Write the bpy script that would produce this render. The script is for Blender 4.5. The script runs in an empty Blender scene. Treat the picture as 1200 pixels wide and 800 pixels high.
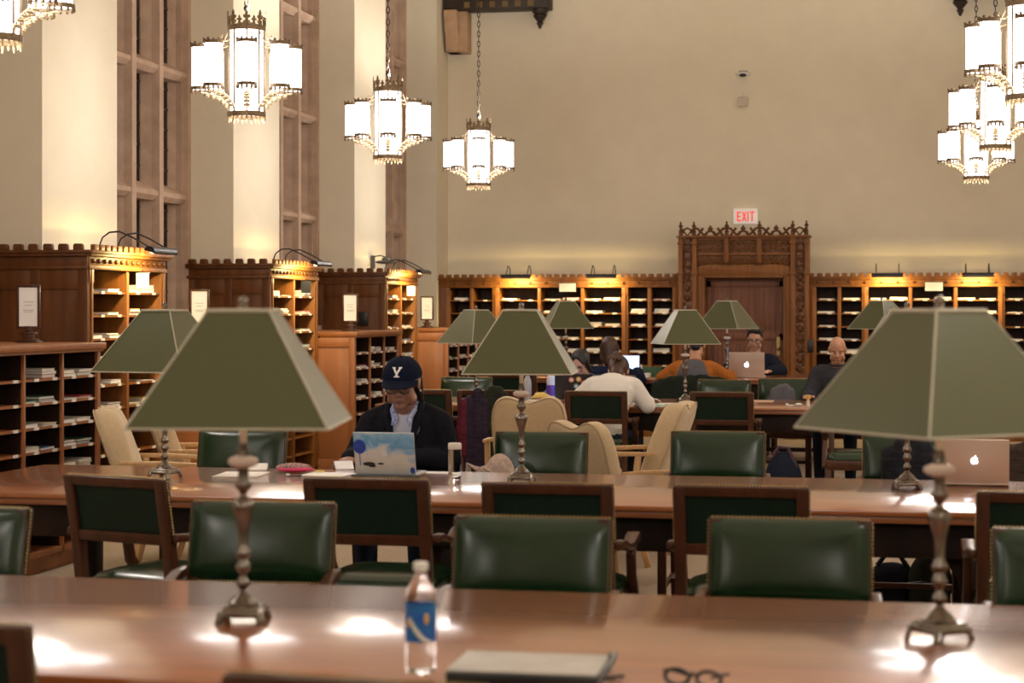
import bpy, bmesh, math, random
from mathutils import Matrix, Vector
random.seed(7)
R = math.radians
PI = math.pi
C = bpy.context.scene.collection
# ------------------------------------------------------------------ survey
F = 2200.0
HOR = 363.0
TH = math.atan(447.0 / F)
CH = 1.52
CT, ST = math.cos(TH), math.sin(TH)

def xat(px, Y):
    return Y * math.tan(math.atan((px - 600) / F) - TH)

def depth(X, Y):
    return Y * CT - X * ST

def zat(py, X, Y):
    return CH + (HOR - py) * depth(X, Y) / F

def onz(px, py, z):
    D = (CH - z) * F / (py - HOR)
    r = (px - 600) / F
    return (D * (-ST + r * CT), D * (CT + r * ST))

# ------------------------------------------------------------------ materials
MATS = {}

def new_mat(name):
    m = bpy.data.materials.new(name)
    m.use_nodes = True
    nt = m.node_tree
    b = nt.nodes['Principled BSDF']
    return m, nt, b

def lk(nt, a, b):
    nt.links.new(a, b)

def coords(nt, scale=(1, 1, 1)):
    t = nt.nodes.new('ShaderNodeTexCoord')
    mp = nt.nodes.new('ShaderNodeMapping')
    mp.inputs['Scale'].default_value = scale
    lk(nt, t.outputs['Object'], mp.inputs['Vector'])
    return mp.outputs['Vector']

def noise(nt, vec, scale, detail=4, rough=.6, dist=0.0):
    n = nt.nodes.new('ShaderNodeTexNoise')
    n.inputs['Scale'].default_value = scale
    n.inputs['Detail'].default_value = detail
    n.inputs['Roughness'].default_value = rough
    n.inputs['Distortion'].default_value = dist
    lk(nt, vec, n.inputs['Vector'])
    return n.outputs['Fac']

def ramp(nt, fac, cols):
    r = nt.nodes.new('ShaderNodeValToRGB')
    el = r.color_ramp.elements
    while len(el) < len(cols):
        el.new(.5)
    for e, (p, c) in zip(el, cols):
        e.position = p
        e.color = (c[0], c[1], c[2], 1)
    lk(nt, fac, r.inputs['Fac'])
    return r.outputs['Color']

def bump(nt, b, h, strength=.2, dist=.01):
    n = nt.nodes.new('ShaderNodeBump')
    n.inputs['Strength'].default_value = strength
    n.inputs['Distance'].default_value = dist
    lk(nt, h, n.inputs['Height'])
    lk(nt, n.outputs['Normal'], b.inputs['Normal'])

def mat(name, c1, c2=None, scale=20, stretch=(1, 1, 1), rough=.6, metal=0, bumpy=0, bdist=.002, coat=0, spec=.5, sheen=0, detail=4, dist=0, lo=.3, hi=.7, sheenc=None):
    if name in MATS:
        return MATS[name]
    m, nt, b = new_mat(name)
    b.inputs['Roughness'].default_value = rough
    b.inputs['Metallic'].default_value = metal
    b.inputs['Specular IOR Level'].default_value = spec
    b.inputs['Coat Weight'].default_value = coat
    b.inputs['Coat Roughness'].default_value = .13
    if sheen:
        b.inputs['Sheen Weight'].default_value = sheen
        b.inputs['Sheen Roughness'].default_value = .5
        if sheenc:
            b.inputs['Sheen Tint'].default_value = (*sheenc, 1)
    v = coords(nt, stretch)
    n = noise(nt, v, scale, detail, .6, dist)
    c2 = c2 or tuple(x * .82 for x in c1)
    col = ramp(nt, n, [(lo, c2), (hi, c1)])
    lk(nt, col, b.inputs['Base Color'])
    if bumpy:
        bump(nt, b, n, bumpy, bdist)
    MATS[name] = m
    return m

def emis(name, col, s, rough=.5):
    m, nt, b = new_mat(name)
    b.inputs['Base Color'].default_value = (*col, 1)
    b.inputs['Emission Color'].default_value = (*col, 1)
    b.inputs['Emission Strength'].default_value = s
    b.inputs['Roughness'].default_value = rough
    MATS[name] = m
    return m

def carved(name, c1, c2, scale, rough=.45):
    m, nt, b = new_mat(name)
    v = coords(nt)
    vo = nt.nodes.new('ShaderNodeTexVoronoi')
    vo.feature = 'SMOOTH_F1'
    vo.inputs['Scale'].default_value = scale
    lk(nt, v, vo.inputs['Vector'])
    n = noise(nt, v, scale * 1.3, 3)
    col = ramp(nt, n, [(.3, c2), (.7, c1)])
    lk(nt, col, b.inputs['Base Color'])
    b.inputs['Roughness'].default_value = rough
    bump(nt, b, vo.outputs['Distance'], 1.0, .03)
    MATS[name] = m
    return m

GR = (1, 12, 1)
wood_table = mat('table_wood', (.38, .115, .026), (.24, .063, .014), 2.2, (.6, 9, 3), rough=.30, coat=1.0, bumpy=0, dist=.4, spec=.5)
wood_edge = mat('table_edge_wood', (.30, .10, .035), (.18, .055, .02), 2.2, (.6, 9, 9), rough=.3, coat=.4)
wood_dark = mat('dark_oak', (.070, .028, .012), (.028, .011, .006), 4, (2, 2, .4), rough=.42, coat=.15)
wood_under = mat('shaded_underframe_wood', (.022, .010, .006), (.010, .005, .004), 4, (2, 2, .4), rough=.5, spec=.2)  # shadow under the tabletop is darkened into this wood colour
wood_chair = mat('chair_wood', (.080, .025, .011), (.040, .013, .006), 7, (3, 3, .6), rough=.32, spec=.35)
wood_panel = mat('panel_oak', (.155, .054, .014), (.080, .026, .007), 5, (3, 3, .35), rough=.45, spec=.3)
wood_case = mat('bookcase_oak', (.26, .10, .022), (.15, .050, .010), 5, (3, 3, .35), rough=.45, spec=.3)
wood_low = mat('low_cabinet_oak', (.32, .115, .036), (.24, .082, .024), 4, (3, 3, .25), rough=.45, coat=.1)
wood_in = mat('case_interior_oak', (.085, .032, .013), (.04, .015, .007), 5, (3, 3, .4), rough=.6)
wood_door = mat('door_oak', (.20, .062, .020), (.11, .032, .010), 5, (6, 3, .3), rough=.5)
wood_carve = carved('carved_oak', (.24, .095, .026), (.07, .025, .009), 22)
wood_recess_shade = mat('shaded_recess_oak', (.034, .015, .009), (.018, .008, .005), 5, (3, 3, .4), rough=.7, spec=.2)  # low cabinet oak with the shade of the recesses put into its colour
chain_m = mat('chain_iron', (.03, .024, .018), rough=.6, spec=.2)
wood_light = mat('light_oak', (.55, .34, .16), (.42, .24, .10), 6, (2, 2, 2), rough=.4)
leather = mat('green_leather', (.0045, .028, .008), (.003, .018, .005), 14, rough=.23, bumpy=.02, bdist=.002, spec=.5)
leather_in = mat('green_panel_leather', (.003, .017, .009), (.002, .010, .005), 60, rough=.5, bumpy=.1, spec=.25)
brass = mat('brass_nail', (.45, .32, .14), rough=.35, metal=1)
pewter = mat('pewter', (.27, .24, .215), (.13, .112, .098), 18, rough=.25, metal=1)
pan_m = mat('drip_pan_lit', (.78, .72, .70), rough=.35)  # pan colour paled to carry the bulb light falling on it
darkmetal = mat('dark_metal', (.03, .03, .032), (.02, .02, .02), rough=.4, metal=.5)
greymetal = mat('grey_metal', (.12, .12, .12), rough=.4, metal=.6)
bronze = mat('bronze_filigree', (.22, .15, .08), (.12, .08, .045), 60, rough=.45, metal=.7)
gilt = mat('gilt_bracket', (.60, .48, .30), (.40, .30, .16), 60, rough=.4, metal=.6)
shade_out = mat('shade_fabric', (.060, .067, .014), (.050, .056, .012), 260, (1, 1, 1), rough=.38, bumpy=.05, sheen=.35, spec=.6, sheenc=(.85, .85, .75))
shade_trim = mat('rim_lit_piping', (.55, .52, .42), (.48, .45, .36), 200, rough=.5)  # trim paled so the rim looks lit by the lamp inside
shade_in = mat('shade_lining', (.85, .80, .70), (.8, .75, .66), 60, rough=.8)
candle = mat('candle_sleeve', (.80, .74, .64), rough=.4)
plaster = mat('plaster', (.72, .645, .50), (.68, .605, .465), 3, rough=.9, bumpy=.05, bdist=.004, detail=8)
stone = mat('window_stone', (.54, .385, .29), (.39, .265, .19), 5, rough=.85, bumpy=.25, bdist=.006, detail=8)
stone2 = mat('corbel_stone', (.50, .33, .20), (.40, .25, .15), 9, rough=.85, bumpy=.2, bdist=.006, detail=8)
carpet = mat('carpet_weave', (.46, .37, .28), (.22, .165, .12), 90, rough=1, bumpy=.4, bdist=.006, detail=3, spec=.1)
truss_m = mat('truss_timber', (.035, .018, .010), (.015, .008, .005), 6, (1, 4, 4), rough=.6)
ceil_m = mat('bounce_ceiling_board', (.60, .52, .42), (.55, .47, .38), 6, (1, 4, 4), rough=.8)  # unseen ceiling, colour lightened to bounce fill light into the room
cream_up = mat('cream_upholstery', (.55, .41, .255), (.49, .365, .22), 40, rough=.85, bumpy=.1, sheen=.2)
paper = mat('paper_white', (.85, .83, .80), (.80, .78, .75), 8, rough=.7)
white_pl = mat('white_plastic', (.8, .78, .74), rough=.5)
black_pl = mat('black_plastic', (.012, .012, .014), rough=.35)
ink = mat('faint_ink', (.45, .44, .46), rough=.8)
red_m = emis('sign_red', (.80, .05, .04), .18)
alu = mat('laptop_aluminium', (.62, .50, .42), (.6, .48, .4), 4, rough=.4, metal=.35)
glow = emis('backlit_logo', (.75, .85, 1.0), 2)
lamp_glass = emis('lamp_glass', (1.0, .965, .97), 2.1)
bulb_m = emis('warm_bulb', (1.0, .80, .58), 5.0)
picture_bulb = emis('picture_lamp_tube', (1.0, .68, .30), 4)
screen_m = emis('screen_glow', (.35, .55, 1.0), .7)

def glass_mat(name, col, rough=.02, ior=1.45):
    m, nt, b = new_mat(name)
    b.inputs['Base Color'].default_value = (*col, 1)
    b.inputs['Transmission Weight'].default_value = 1
    b.inputs['Roughness'].default_value = rough
    b.inputs['IOR'].default_value = ior
    MATS[name] = m
    return m
clear = glass_mat('clear_plastic', (.97, .98, 1), .02, 1.12)
pane = glass_mat('window_pane', (.10, .13, .16), .05, 1.3)

# ------------------------------------------------------------------ mesh builder
class MB:
    def __init__(s, M=None):
        s.v = []; s.f = []; s.mi = []; s.M = M or Matrix.Identity(4); s.cur = 0
    def add(s, vs, fs):
        o = len(s.v)
        s.v += [s.M @ Vector(v) for v in vs]
        s.f += [tuple(i + o for i in f) for f in fs]
        s.mi += [s.cur] * len(fs)
        return s
    def box(s, a, b):
        x0, y0, z0 = a; x1, y1, z1 = b
        if x0 > x1: x0, x1 = x1, x0
        if y0 > y1: y0, y1 = y1, y0
        if z0 > z1: z0, z1 = z1, z0
        return s.add([(x0,y0,z0),(x1,y0,z0),(x1,y1,z0),(x0,y1,z0),(x0,y0,z1),(x1,y0,z1),(x1,y1,z1),(x0,y1,z1)],
              [(0,3,2,1),(4,5,6,7),(0,1,5,4),(1,2,6,5),(2,3,7,6),(3,0,4,7)])
    def rings(s, rs, cap=True, closed=False):
        n = len(rs[0]); vs = [p for r in rs for p in r]; fs = []
        m = len(rs)
        for i in range(m if closed else m - 1):
            a = i * n; b = ((i + 1) % m) * n
            for k in range(n):
                k2 = (k + 1) % n
                fs.append((a + k, a + k2, b + k2, b + k))
        if cap and not closed:
            fs.append(tuple(reversed(range(n))))
            fs.append(tuple(range((m - 1) * n, m * n)))
        return s.add(vs, fs)
    def lathe(s, prof, n=24, c=(0, 0, 0), cap=True, ph=0):
        return s.rings([[(c[0] + r * math.cos(2*PI*k/n + ph), c[1] + r * math.sin(2*PI*k/n + ph), c[2] + z) for k in range(n)] for z, r in prof], cap)
    def square(s, prof, c=(0, 0, 0), cap=True):
        return s.rings([[(c[0]-r,c[1]-r,c[2]+z),(c[0]+r,c[1]-r,c[2]+z),(c[0]+r,c[1]+r,c[2]+z),(c[0]-r,c[1]+r,c[2]+z)] for z, r in prof], cap)
    def tube(s, pts, r, n=8, cap=True, closed=False):
        pts = [Vector(p) for p in pts]; rs = []
        m = len(pts)
        rr = r if isinstance(r, (list, tuple)) else [r] * m
        up = None
        for i, p in enumerate(pts):
            if closed:
                t = (pts[(i + 1) % m] - pts[i - 1]).normalized()
            else:
                t = (pts[min(i + 1, m - 1)] - pts[max(i - 1, 0)]).normalized()
            if up is None:
                up = Vector((0, 0, 1)) if abs(t.z) < .9 else Vector((1, 0, 0))
            a = t.cross(up).normalized(); b = a.cross(t).normalized(); up = b
            rs.append([p + a * rr[i] * math.cos(2*PI*k/n) + b * rr[i] * math.sin(2*PI*k/n) for k in range(n)])
        return s.rings(rs, cap, closed)
    def cyl(s, a, b, r, n=12):
        return s.tube([a, b], r, n)
    def beam(s, pts, w, h):
        """rectangular section swept along a path that lies in a YZ plane"""
        pts = [Vector(p) for p in pts]; rs = []; m = len(pts)
        ww = w if isinstance(w, (list, tuple)) else [w] * m
        hh = h if isinstance(h, (list, tuple)) else [h] * m
        X = Vector((1, 0, 0))
        for i, p in enumerate(pts):
            t = (pts[min(i + 1, m - 1)] - pts[max(i - 1, 0)]).normalized()
            b = t.cross(X).normalized()
            a = X * ww[i] / 2; c = b * hh[i] / 2
            rs.append([p - a - c, p + a - c, p + a + c, p - a + c])
        return s.rings(rs)
    def ell(s, c, r, n=12, m=8, M=None):
        M = M or Matrix.Identity(4)
        c = Vector(c); rs = []
        for i in range(1, m):
            t = PI * i / m
            rs.append([c + M.to_3x3() @ Vector((r[0]*math.sin(t)*math.cos(2*PI*k/n), r[1]*math.sin(t)*math.sin(2*PI*k/n), -r[2]*math.cos(t))) for k in range(n)])
        vs = [p for q in rs for p in q]
        bot = len(vs); vs.append(c + M.to_3x3() @ Vector((0, 0, -r[2]))); top = len(vs); vs.append(c + M.to_3x3() @ Vector((0, 0, r[2])))
        fs = []
        for i in range(m - 2):
            for k in range(n):
                k2 = (k + 1) % n
                fs.append((i*n + k, i*n + k2, (i+1)*n + k2, (i+1)*n + k))
        for k in range(n):
            k2 = (k + 1) % n
            fs.append((bot, k2, k)); fs.append((top, (m-2)*n + k, (m-2)*n + k2))
        return s.add(vs, fs)
    def cap(s, a, b, ra, rb, n=12):
        """tapered capsule"""
        a = Vector(a); b = Vector(b); t = (b - a)
        if t.length < 1e-6: return s.ell(a, (ra, ra, ra))
        t.normalize()
        pts = []; rr = []
        for i in range(4):
            q = PI / 2 * (1 - i / 4.0 * .999) if False else PI / 2 * (i / 4.0)
            pts.append(a - t * ra * math.cos(q)); rr.append(max(ra * math.sin(q), ra * .05))
        pts.append(a); rr.append(ra); pts.append(b); rr.append(rb)
        for i in range(3, -1, -1):
            q = PI / 2 * (i / 4.0)
            pts.append(b + t * rb * math.cos(q)); rr.append(max(rb * math.sin(q), rb * .05))
        return s.tube(pts, rr, n)
    def prism(s, poly, a, b, axis='y'):
        """2-D outline (u, w) extruded along axis from a to b"""
        def P(u, w, t):
            return {'y': (u, t, w), 'x': (t, u, w), 'z': (u, w, t)}[axis]
        n = len(poly)
        vs = [P(u, w, a) for u, w in poly] + [P(u, w, b) for u, w in poly]
        fs = [tuple(range(n)), tuple(reversed(range(n, 2*n)))]
        for k in range(n):
            k2 = (k + 1) % n
            fs.append((k, k + n, k2 + n, k2))
        return s.add(vs, fs)
    def mesh(s, name, mats, smooth=False, bevel=0, seg=2, auto=40):
        me = bpy.data.meshes.new(name)
        me.from_pydata([tuple(v) for v in s.v], [], s.f)
        for i, p in enumerate(me.polygons):
            p.material_index = s.mi[i]
        if not isinstance(mats, (list, tuple)): mats = [mats]
        for m in mats: me.materials.append(m)
        bm = bmesh.new(); bm.from_mesh(me)
        bmesh.ops.recalc_face_normals(bm, faces=bm.faces)
        if bevel:
            ed = [e for e in bm.edges if len(e.link_faces) == 2 and e.calc_face_angle(0) > R(35)]
            bmesh.ops.bevel(bm, geom=ed, offset=bevel, segments=seg, profile=.5, affect='EDGES', clamp_overlap=True)
        if smooth or bevel:
            for f in bm.faces: f.smooth = True
            for e in bm.edges:
                if len(e.link_faces) == 2 and e.calc_face_angle(0) > R(auto): e.smooth = False
        bm.to_mesh(me); bm.free()
        return me
    def build(s, name, mats, parent=None, smooth=False, bevel=0, seg=2, auto=40):
        o = bpy.data.objects.new(name, s.mesh(name, mats, smooth, bevel, seg, auto))
        C.objects.link(o)
        if parent: o.parent = parent
        return o
    def blob(s, name, mats, parent=None, vox=.01, it=4, sub=0):
        """fuse everything into one continuous skin"""
        o = s.build(name, mats, None)
        md = o.modifiers.new('r', 'REMESH'); md.mode = 'VOXEL'; md.voxel_size = vox
        if it:
            sm = o.modifiers.new('s', 'SMOOTH'); sm.factor = .5; sm.iterations = it
        dg = bpy.context.evaluated_depsgraph_get()
        me = bpy.data.meshes.new_from_object(o.evaluated_get(dg))
        o.modifiers.clear()
        o.data = me
        me.materials.clear()
        for m in (mats if isinstance(mats, (list, tuple)) else [mats]): me.materials.append(m)
        for p in me.polygons: p.use_smooth = True; p.material_index = 0
        if parent: o.parent = parent
        return o

def thing(name, label, cat, loc=(0, 0, 0), rz=0, group=None):
    o = bpy.data.objects.new(name, None); C.objects.link(o)
    o.empty_display_size = .1
    o.location = loc; o.rotation_euler = (0, 0, rz)
    o['label'] = label; o['category'] = cat
    if group: o['group'] = group
    return o

def tag(o, label, cat, group=None):
    o['label'] = label; o['category'] = cat
    if group: o['group'] = group
    return o

def struct(o):
    o['kind'] = 'structure'
    return o

def dup(root, loc, rz, label, group=None):
    r = root.copy(); C.objects.link(r); r.location = loc; r.rotation_euler = (0, 0, rz)
    r['label'] = label
    if group: r['group'] = group
    for ch in list(root.children):
        c = ch.copy(); C.objects.link(c); c.parent = r
        for g in ch.children:
            d = g.copy(); C.objects.link(d); d.parent = c
    return r

def light(name, kind, loc, power, col, parent=None, size=.1, rot=(0, 0, 0), **k):
    l = bpy.data.lights.new(name, kind); l.energy = power; l.color = col
    if kind == 'AREA':
        l.shape = 'RECTANGLE'; l.size = size; l.size_y = k.get('sy', size)
    else:
        l.shadow_soft_size = size
    o = bpy.data.objects.new(name, l); C.objects.link(o); o.location = loc; o.rotation_euler = rot
    if parent: o.parent = parent
    return o

# ------------------------------------------------------------------ camera
cam = bpy.data.cameras.new('camera'); co = bpy.data.objects.new('camera', cam); C.objects.link(co)
co.location = (0, 0, CH); co.rotation_euler = (R(90), 0, TH)
cam.sensor_width = 36; cam.lens = 36 * F / 1200; cam.shift_y = -(400 - HOR) / 1200
cam.clip_start = .05
cam.dof.use_dof = True; cam.dof.focus_distance = 12.0; cam.dof.aperture_fstop = 3.8
bpy.context.scene.camera = co
sc = bpy.context.scene
sc.view_settings.view_transform = 'Standard'; sc.view_settings.look = 'None'
sc.view_settings.gamma = 1; sc.view_settings.exposure = 1.76
sc.view_settings.use_curve_mapping = False
w = bpy.data.worlds.new('night'); sc.world = w; w.use_nodes = True
w.node_tree.nodes['Background'].inputs['Color'].default_value = (.10, .14, .22, 1)
w.node_tree.nodes['Background'].inputs['Strength'].default_value = .08

# ------------------------------------------------------------------ room
XL, XP, XR = -5.87, -5.47, 2.39
YF, YB, ZC = 22.9, -5.5, 7.2
PITCH = 3.64
struct(MB().box((XL-.6, YB-.3, -.1), (XR+.6, YF+.3, 0)).build('floor', carpet))
struct(MB().box((XL-.6, YB-.3, ZC), (XR+.6, YF+.3, ZC+.15)).build('ceiling', ceil_m))
struct(MB().box((XL-.6, YF, 0), (XR+.6, YF+.3, ZC)).build('wall_far', plaster))
struct(MB().box((XL-.6, YB-.3, 0), (XR+.6, YB, ZC)).build('wall_back', plaster))
struct(MB().box((XR, YB, 0), (XR+.3, YF, ZC)).build('wall_right', plaster))
lw = MB()
piers = [12.055 + PITCH * n for n in range(-4, 3)]
for c in piers:
    lw.box((XL-.5, c-.605, 0), (XP, c+.605, ZC))
lw.box((XL-.5, 22.3, 0), (XP, YF, ZC))
lw.box((XL-.5, YB, 0), (XL, piers[0]-.605, ZC))
for a, b in zip(piers, piers[1:] + [22.905]):
    lw.box((XL-.5, a+.605, 0), (XL, b-.605, 1.28))
struct(lw.build('wall_left', plaster))
rp = MB()
for c in piers:
    rp.box((XR-.4, c-.605, 0), (XR, c+.605, ZC))
struct(rp.build('trim_right_piers', plaster))

# windows: stone mullions, sloped transoms, leaded dark panes
for k, (a, b) in enumerate(zip(piers, piers[1:] + [22.905])):
    y0, y1 = a + .605, b - .605
    if y1 < 4: continue
    st = MB()
    L = y1 - y0; n = 4 if L > 2.2 else 3
    jl = .09; pitch = (L - 2 * jl) / n
    def mull(yc, w0, w1):
        st.prism([(XL+.02, yc-w0/2), (XL+.02, yc+w0/2), (XL-.05, yc+w0/2), (XL-.13, yc+w1/2), (XL-.26, yc+w1/2), (XL-.26, yc-w1/2), (XL-.13, yc-w1/2), (XL-.05, yc-w0/2)], 1.28, ZC, 'z')
    for i in range(1, n):
        mull(y0 + jl + i * pitch, .085, .14)
    for yy, d in ((y0, 1), (y1, -1)):
        st.prism([(XL+.02, yy), (XL+.02, yy+d*jl*.7), (XL-.03, yy+d*jl*.7), (XL-.03, yy+d*jl), (XL-.08, yy+d*jl), (XL-.17, yy+d*(jl+.05)), (XL-.26, yy+d*(jl+.05)), (XL-.26, yy)], 1.28, ZC, 'z')
    for z in (2.47, 3.50, 4.53, 5.56):
        st.prism([(XL-.26, z-.05), (XL-.02, z-.05), (XL-.0, z-.02), (XL-.0, z+.02), (XL-.16, z+.11), (XL-.26, z+.11)], y0, y1, 'y') if False else \
        st.add([(x, y, zz) for y in (y0, y1) for x, zz in ((XL-.26, z-.06), (XL-.03, z-.06), (XL+.01, z-.02), (XL+.01, z+.015), (XL-.15, z+.10), (XL-.26, z+.10))],
               [(0,1,2,3,4,5), (11,10,9,8,7,6)] + [(i, i+6, (i+1) % 6 + 6, (i+1) % 6) for i in range(6)])
    st.prism([(XL-.26, y0), (XL+.06, y0), (XL+.06, y1), (XL-.26, y1)], 1.28, 1.36, 'z')
    o = struct(st.build('window_%d' % (k + 1), stone))
    gl = MB().box((XL-.150, y0+.02, 1.3), (XL-.142, y1-.02, ZC-.01)).build('pane', pane, o)
    ld = MB()
    yy = y0 + .1
    zz = 1.5
    while zz < ZC - .1:
        ld.box((XL-.142, y0+.02, zz), (XL-.136, y1-.02, zz+.012)); zz += .17
    for i in range(n):
        for q in (.33, .66):
            yq = y0 + jl + (i + q) * pitch
            ld.box((XL-.142, yq-.006, 1.3), (XL-.136, yq+.006, ZC-.01))
    ld.build('leading', darkmetal, o)

# far-wall hammer-beam truss, corbel and pendants
def truss(xa, xb, side):
    t = thing('hammer_beam', 'dark carved timber beam end at the %s top of the far wall' % side, 'beam', ((xa+xb)/2, YF-.18, 5.22))
    h = (xb - xa) / 2
    MB().box((-h, -.16, .0), (h, .16, .32)).box((-h, -.19, .26), (h, .19, .36)).build('beam', truss_m, t, bevel=.01)
    n = int(2*h / .16)
    for i in range(n):
        x = -h + .3 + i * .16
        if x > h - .15: break
        MB().box((x-.035, -.175, .02), (x+.035, -.155, .09)).build('carved_boss', mat('gilt_paint', (.16, .10, .03), rough=.6), t)
    xs = h - .13 if side == 'left' else -h + .13
    MB().lathe([(-.24, .012), (-.2, .03), (-.17, .045), (-.155, .03), (-.12, .06), (-.08, .09), (-.06, .075), (-.03, .10), (.02, .105), (.08, .10)], 8, (xs, 0, 0)).build('pendant', truss_m, t, smooth=True)
    MB().prism([(-h if side == 'left' else h, .36), (xs, .36), (-h if side == 'left' else h, 1.9)], -.12, .12).build('brace', truss_m, t)
    return t
xa = XP + .02; xb = xat(645, YF-.18)
truss(xa, xb, 'left')
truss(xat(1112, YF-.18), XR-.01, 'right')
cb = MB()
c0, c1 = xat(521.5, 22.6), xat(549.5, 22.75)
zt = 5.218; zb = zat(62, c0, 22.7)
cb.box((c0, 22.66, zb), (c1, YF, zt))
cb.prism([(22.62, zb+.02), (22.66, zb), (22.9, zb), (22.9, zt), (22.5, zt), (22.5, zt-.1), (22.54, zt-.14), (22.54, zt-.2), (22.58, zt-.28), (22.6, zb+.2)], c0, c0 + (c1-c0)*.62, 'x')
struct(cb.build('trim_1', stone2, bevel=.012))
# ------------------------------------------------------------------ chandeliers
def crown(m, c, rad, z0, h, n, small=True):
    """ring of leaf-shaped points standing on a band"""
    for k in range(n):
        a = 2 * PI * k / n
        big = (k % 2 == 0) or not small
        hh = h * (1 if big else .6); wd = rad * .40 * (1 if big else .75)
        ux, uy = -math.sin(a), math.cos(a)
        cx, cy = c[0] + rad * math.cos(a), c[1] + rad * math.sin(a)
        prof = [(-.25, 0), (-.18, .35), (-.5, .45), (-.42, .62), (-.15, .6), (-.2, .78), (0, 1), (.2, .78), (.15, .6), (.42, .62), (.5, .45), (.18, .35), (.25, 0)]
        vs = []
        for off in (-.004, .004):
            for u, z in prof:
                vs.append((cx + ux*u*wd + math.cos(a)*off, cy + uy*u*wd + math.sin(a)*off, z0 + z*hh))
        q = len(prof)
        m.add(vs, [tuple(range(q)), tuple(reversed(range(q, 2*q)))] + [(i, i+q, (i+1) % q + q, (i+1) % q) for i in range(q)])

def make_chandelier(label):
    t = thing('chandelier', label, 'chandelier', (0, 0, 0))
    # centre column
    zc0, zc1 = .0, .555
    MB().lathe([(zc0, .112), (zc1, .112)], 8).build('column_glass', lamp_glass, t)
    m = MB()
    for k in range(8):
        a = k * PI/4
        m.tube([(.116*math.cos(a), .116*math.sin(a), zc0-.01), (.116*math.cos(a), .116*math.sin(a), zc1+.01)], .0075, 5)
    m.lathe([(zc1-.005, .10), (zc1-.005, .128), (zc1+.03, .128), (zc1+.03, .10)], 24, cap=False)
    m.lathe([(zc1+.028, .125), (zc1+.06, .02)], 16)
    m.lathe([(-.03, .10), (-.03, .13), (.005, .13), (.005, .10)], 24, cap=False)
    m.build('column_frame', bronze, t)
    m = MB(); crown(m, (0, 0, 0), .126, zc1+.03, .10, 16); m.build('crown', bronze, t)
    m = MB()
    for k in range(24):
        a = 2*PI*k/24
        m.cap((.122*math.cos(a), .122*math.sin(a), -.035), (.122*math.cos(a), .122*math.sin(a), -.05-.012*(k % 2)), .008, .004, 6)
    m.build('fringe', gilt, t)
    # eight outer cylinders
    for k in range(8):
        a = -PI/2 + k*PI/4
        cx, cy = .308*math.cos(a), .308*math.sin(a)
        g = MB().lathe([(.155, .062), (.44, .062)], 14, (cx, cy, 0)).build('tube_glass', lamp_glass, t, smooth=True)
        m = MB()
        for z in (.148, .432):
            m.lathe([(z, .060), (z, .070), (z+.022, .070), (z+.022, .060)], 16, (cx, cy, 0), cap=False)
        crown(m, (cx, cy, 0), .066, .45, .022, 12)
        for q in range(8):
            b = 2*PI*q/8 + PI/8
            m.tube([(cx+.0645*math.cos(b), cy+.0645*math.sin(b), .15), (cx+.0645*math.cos(b), cy+.0645*math.sin(b), .45)], .0024, 4)
        for q in range(12):
            b = 2*PI*q/12
            m.ell((cx+.064*math.cos(b), cy+.064*math.sin(b), .14), (.008, .008, .012), 6, 4)
        m.build('tube_cage', bronze, g)
        m = MB()
        ca, sa = math.cos(a), math.sin(a)
        pts = []
        for i in range(8):
            u = i/7.0
            r_ = .12 + (.30-.12)*(1-math.cos(u*PI/2)); z_ = .0 + .13*math.sin(u*PI/2)
            pts.append((r_*ca, r_*sa, z_))
        m.tube(pts, .006, 5)
        for i in (2, 3, 4, 5, 6):
            p = pts[i]
            for s_ in (-1, 1):
                m.ell((p[0]-sa*.012*s_, p[1]+ca*.012*s_, p[2]-.016), (.013, .013, .012), 6, 4)
        m.build('bracket', gilt, t); m = MB()
        m.tube([(r_*ca, r_*sa, z_) for r_, z_ in ((.125, .54), (.15, .49), (.18, .465), (.22, .47), (.24, .485), (.225, .50))], .005, 5)
        m.tube([(r_*ca, r_*sa, z_) for r_, z_ in ((.18, .465), (.25, .455), (.30, .46))], .004, 5)
        m.build('upper_scroll', gilt, t)
    light('chandelier_light', 'POINT', (0, 0, -.24), 10, (1, .92, .82), t, .16)
    sl = light('ceiling_fill_spot', 'SPOT', (.07, 0, .64), 60, (1, .92, .82), t, .05, (PI, 0, 0)); sl.data.spot_size = R(165); sl.data.spot_blend = .6  # unseen spot added to raise ambient light by bounce off the ceiling
    m = MB(); z = zc1 + .06
    m.tube([(0, 0, z-.01), (0, 0, z+.08)], .012, 6); m.ell((0, 0, z+.09), (.022, .022, .022), 8, 6); z += .10
    i = 0
    while z < ZC - 2.85:
        pts = []
        for q in range(10):
            b = 2*PI*q/10
            u, v = .013*math.cos(b), .032*math.sin(b)
            pts.append((u, 0, z+.025+v) if i % 2 == 0 else (0, u, z+.025+v))
        m.tube(pts, .0045, 4, closed=True)
        z += .052; i += 1
    m.build('chain', chain_m, t)
    return t
ch0 = make_chandelier('')
names = {(-1, 0): 'brightly lit chandelier at the far left top corner, mostly cut off',
         (-1, 1): 'largest whole lit chandelier with glass tubes, in front of the left pillars',
         (-1, 2): 'middle-sized lit chandelier hanging before the third left pillar',
         (-1, 3): 'smallest left lit chandelier hanging against the cream far wall',
         (1, 1): 'nearest lit chandelier in the top right corner, cut by the frame',
         (1, 2): 'middle lit chandelier of the overlapping right stack',
         (1, 3): 'lowest and farthest lit chandelier of the overlapping right stack',
         (-1, -1): 'left chandelier above the front table, out of view', (1, 0): 'right chandelier over the middle table, out of view',
         (1, -1): 'right chandelier above the front table, out of view',
         (-1, -2): 'left chandelier overhead, out of view', (1, -2): 'right chandelier overhead, out of view',
         (-1, -3): 'left chandelier behind the camera, out of view', (1, -3): 'right chandelier behind the camera, out of view'}
first = True
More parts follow.
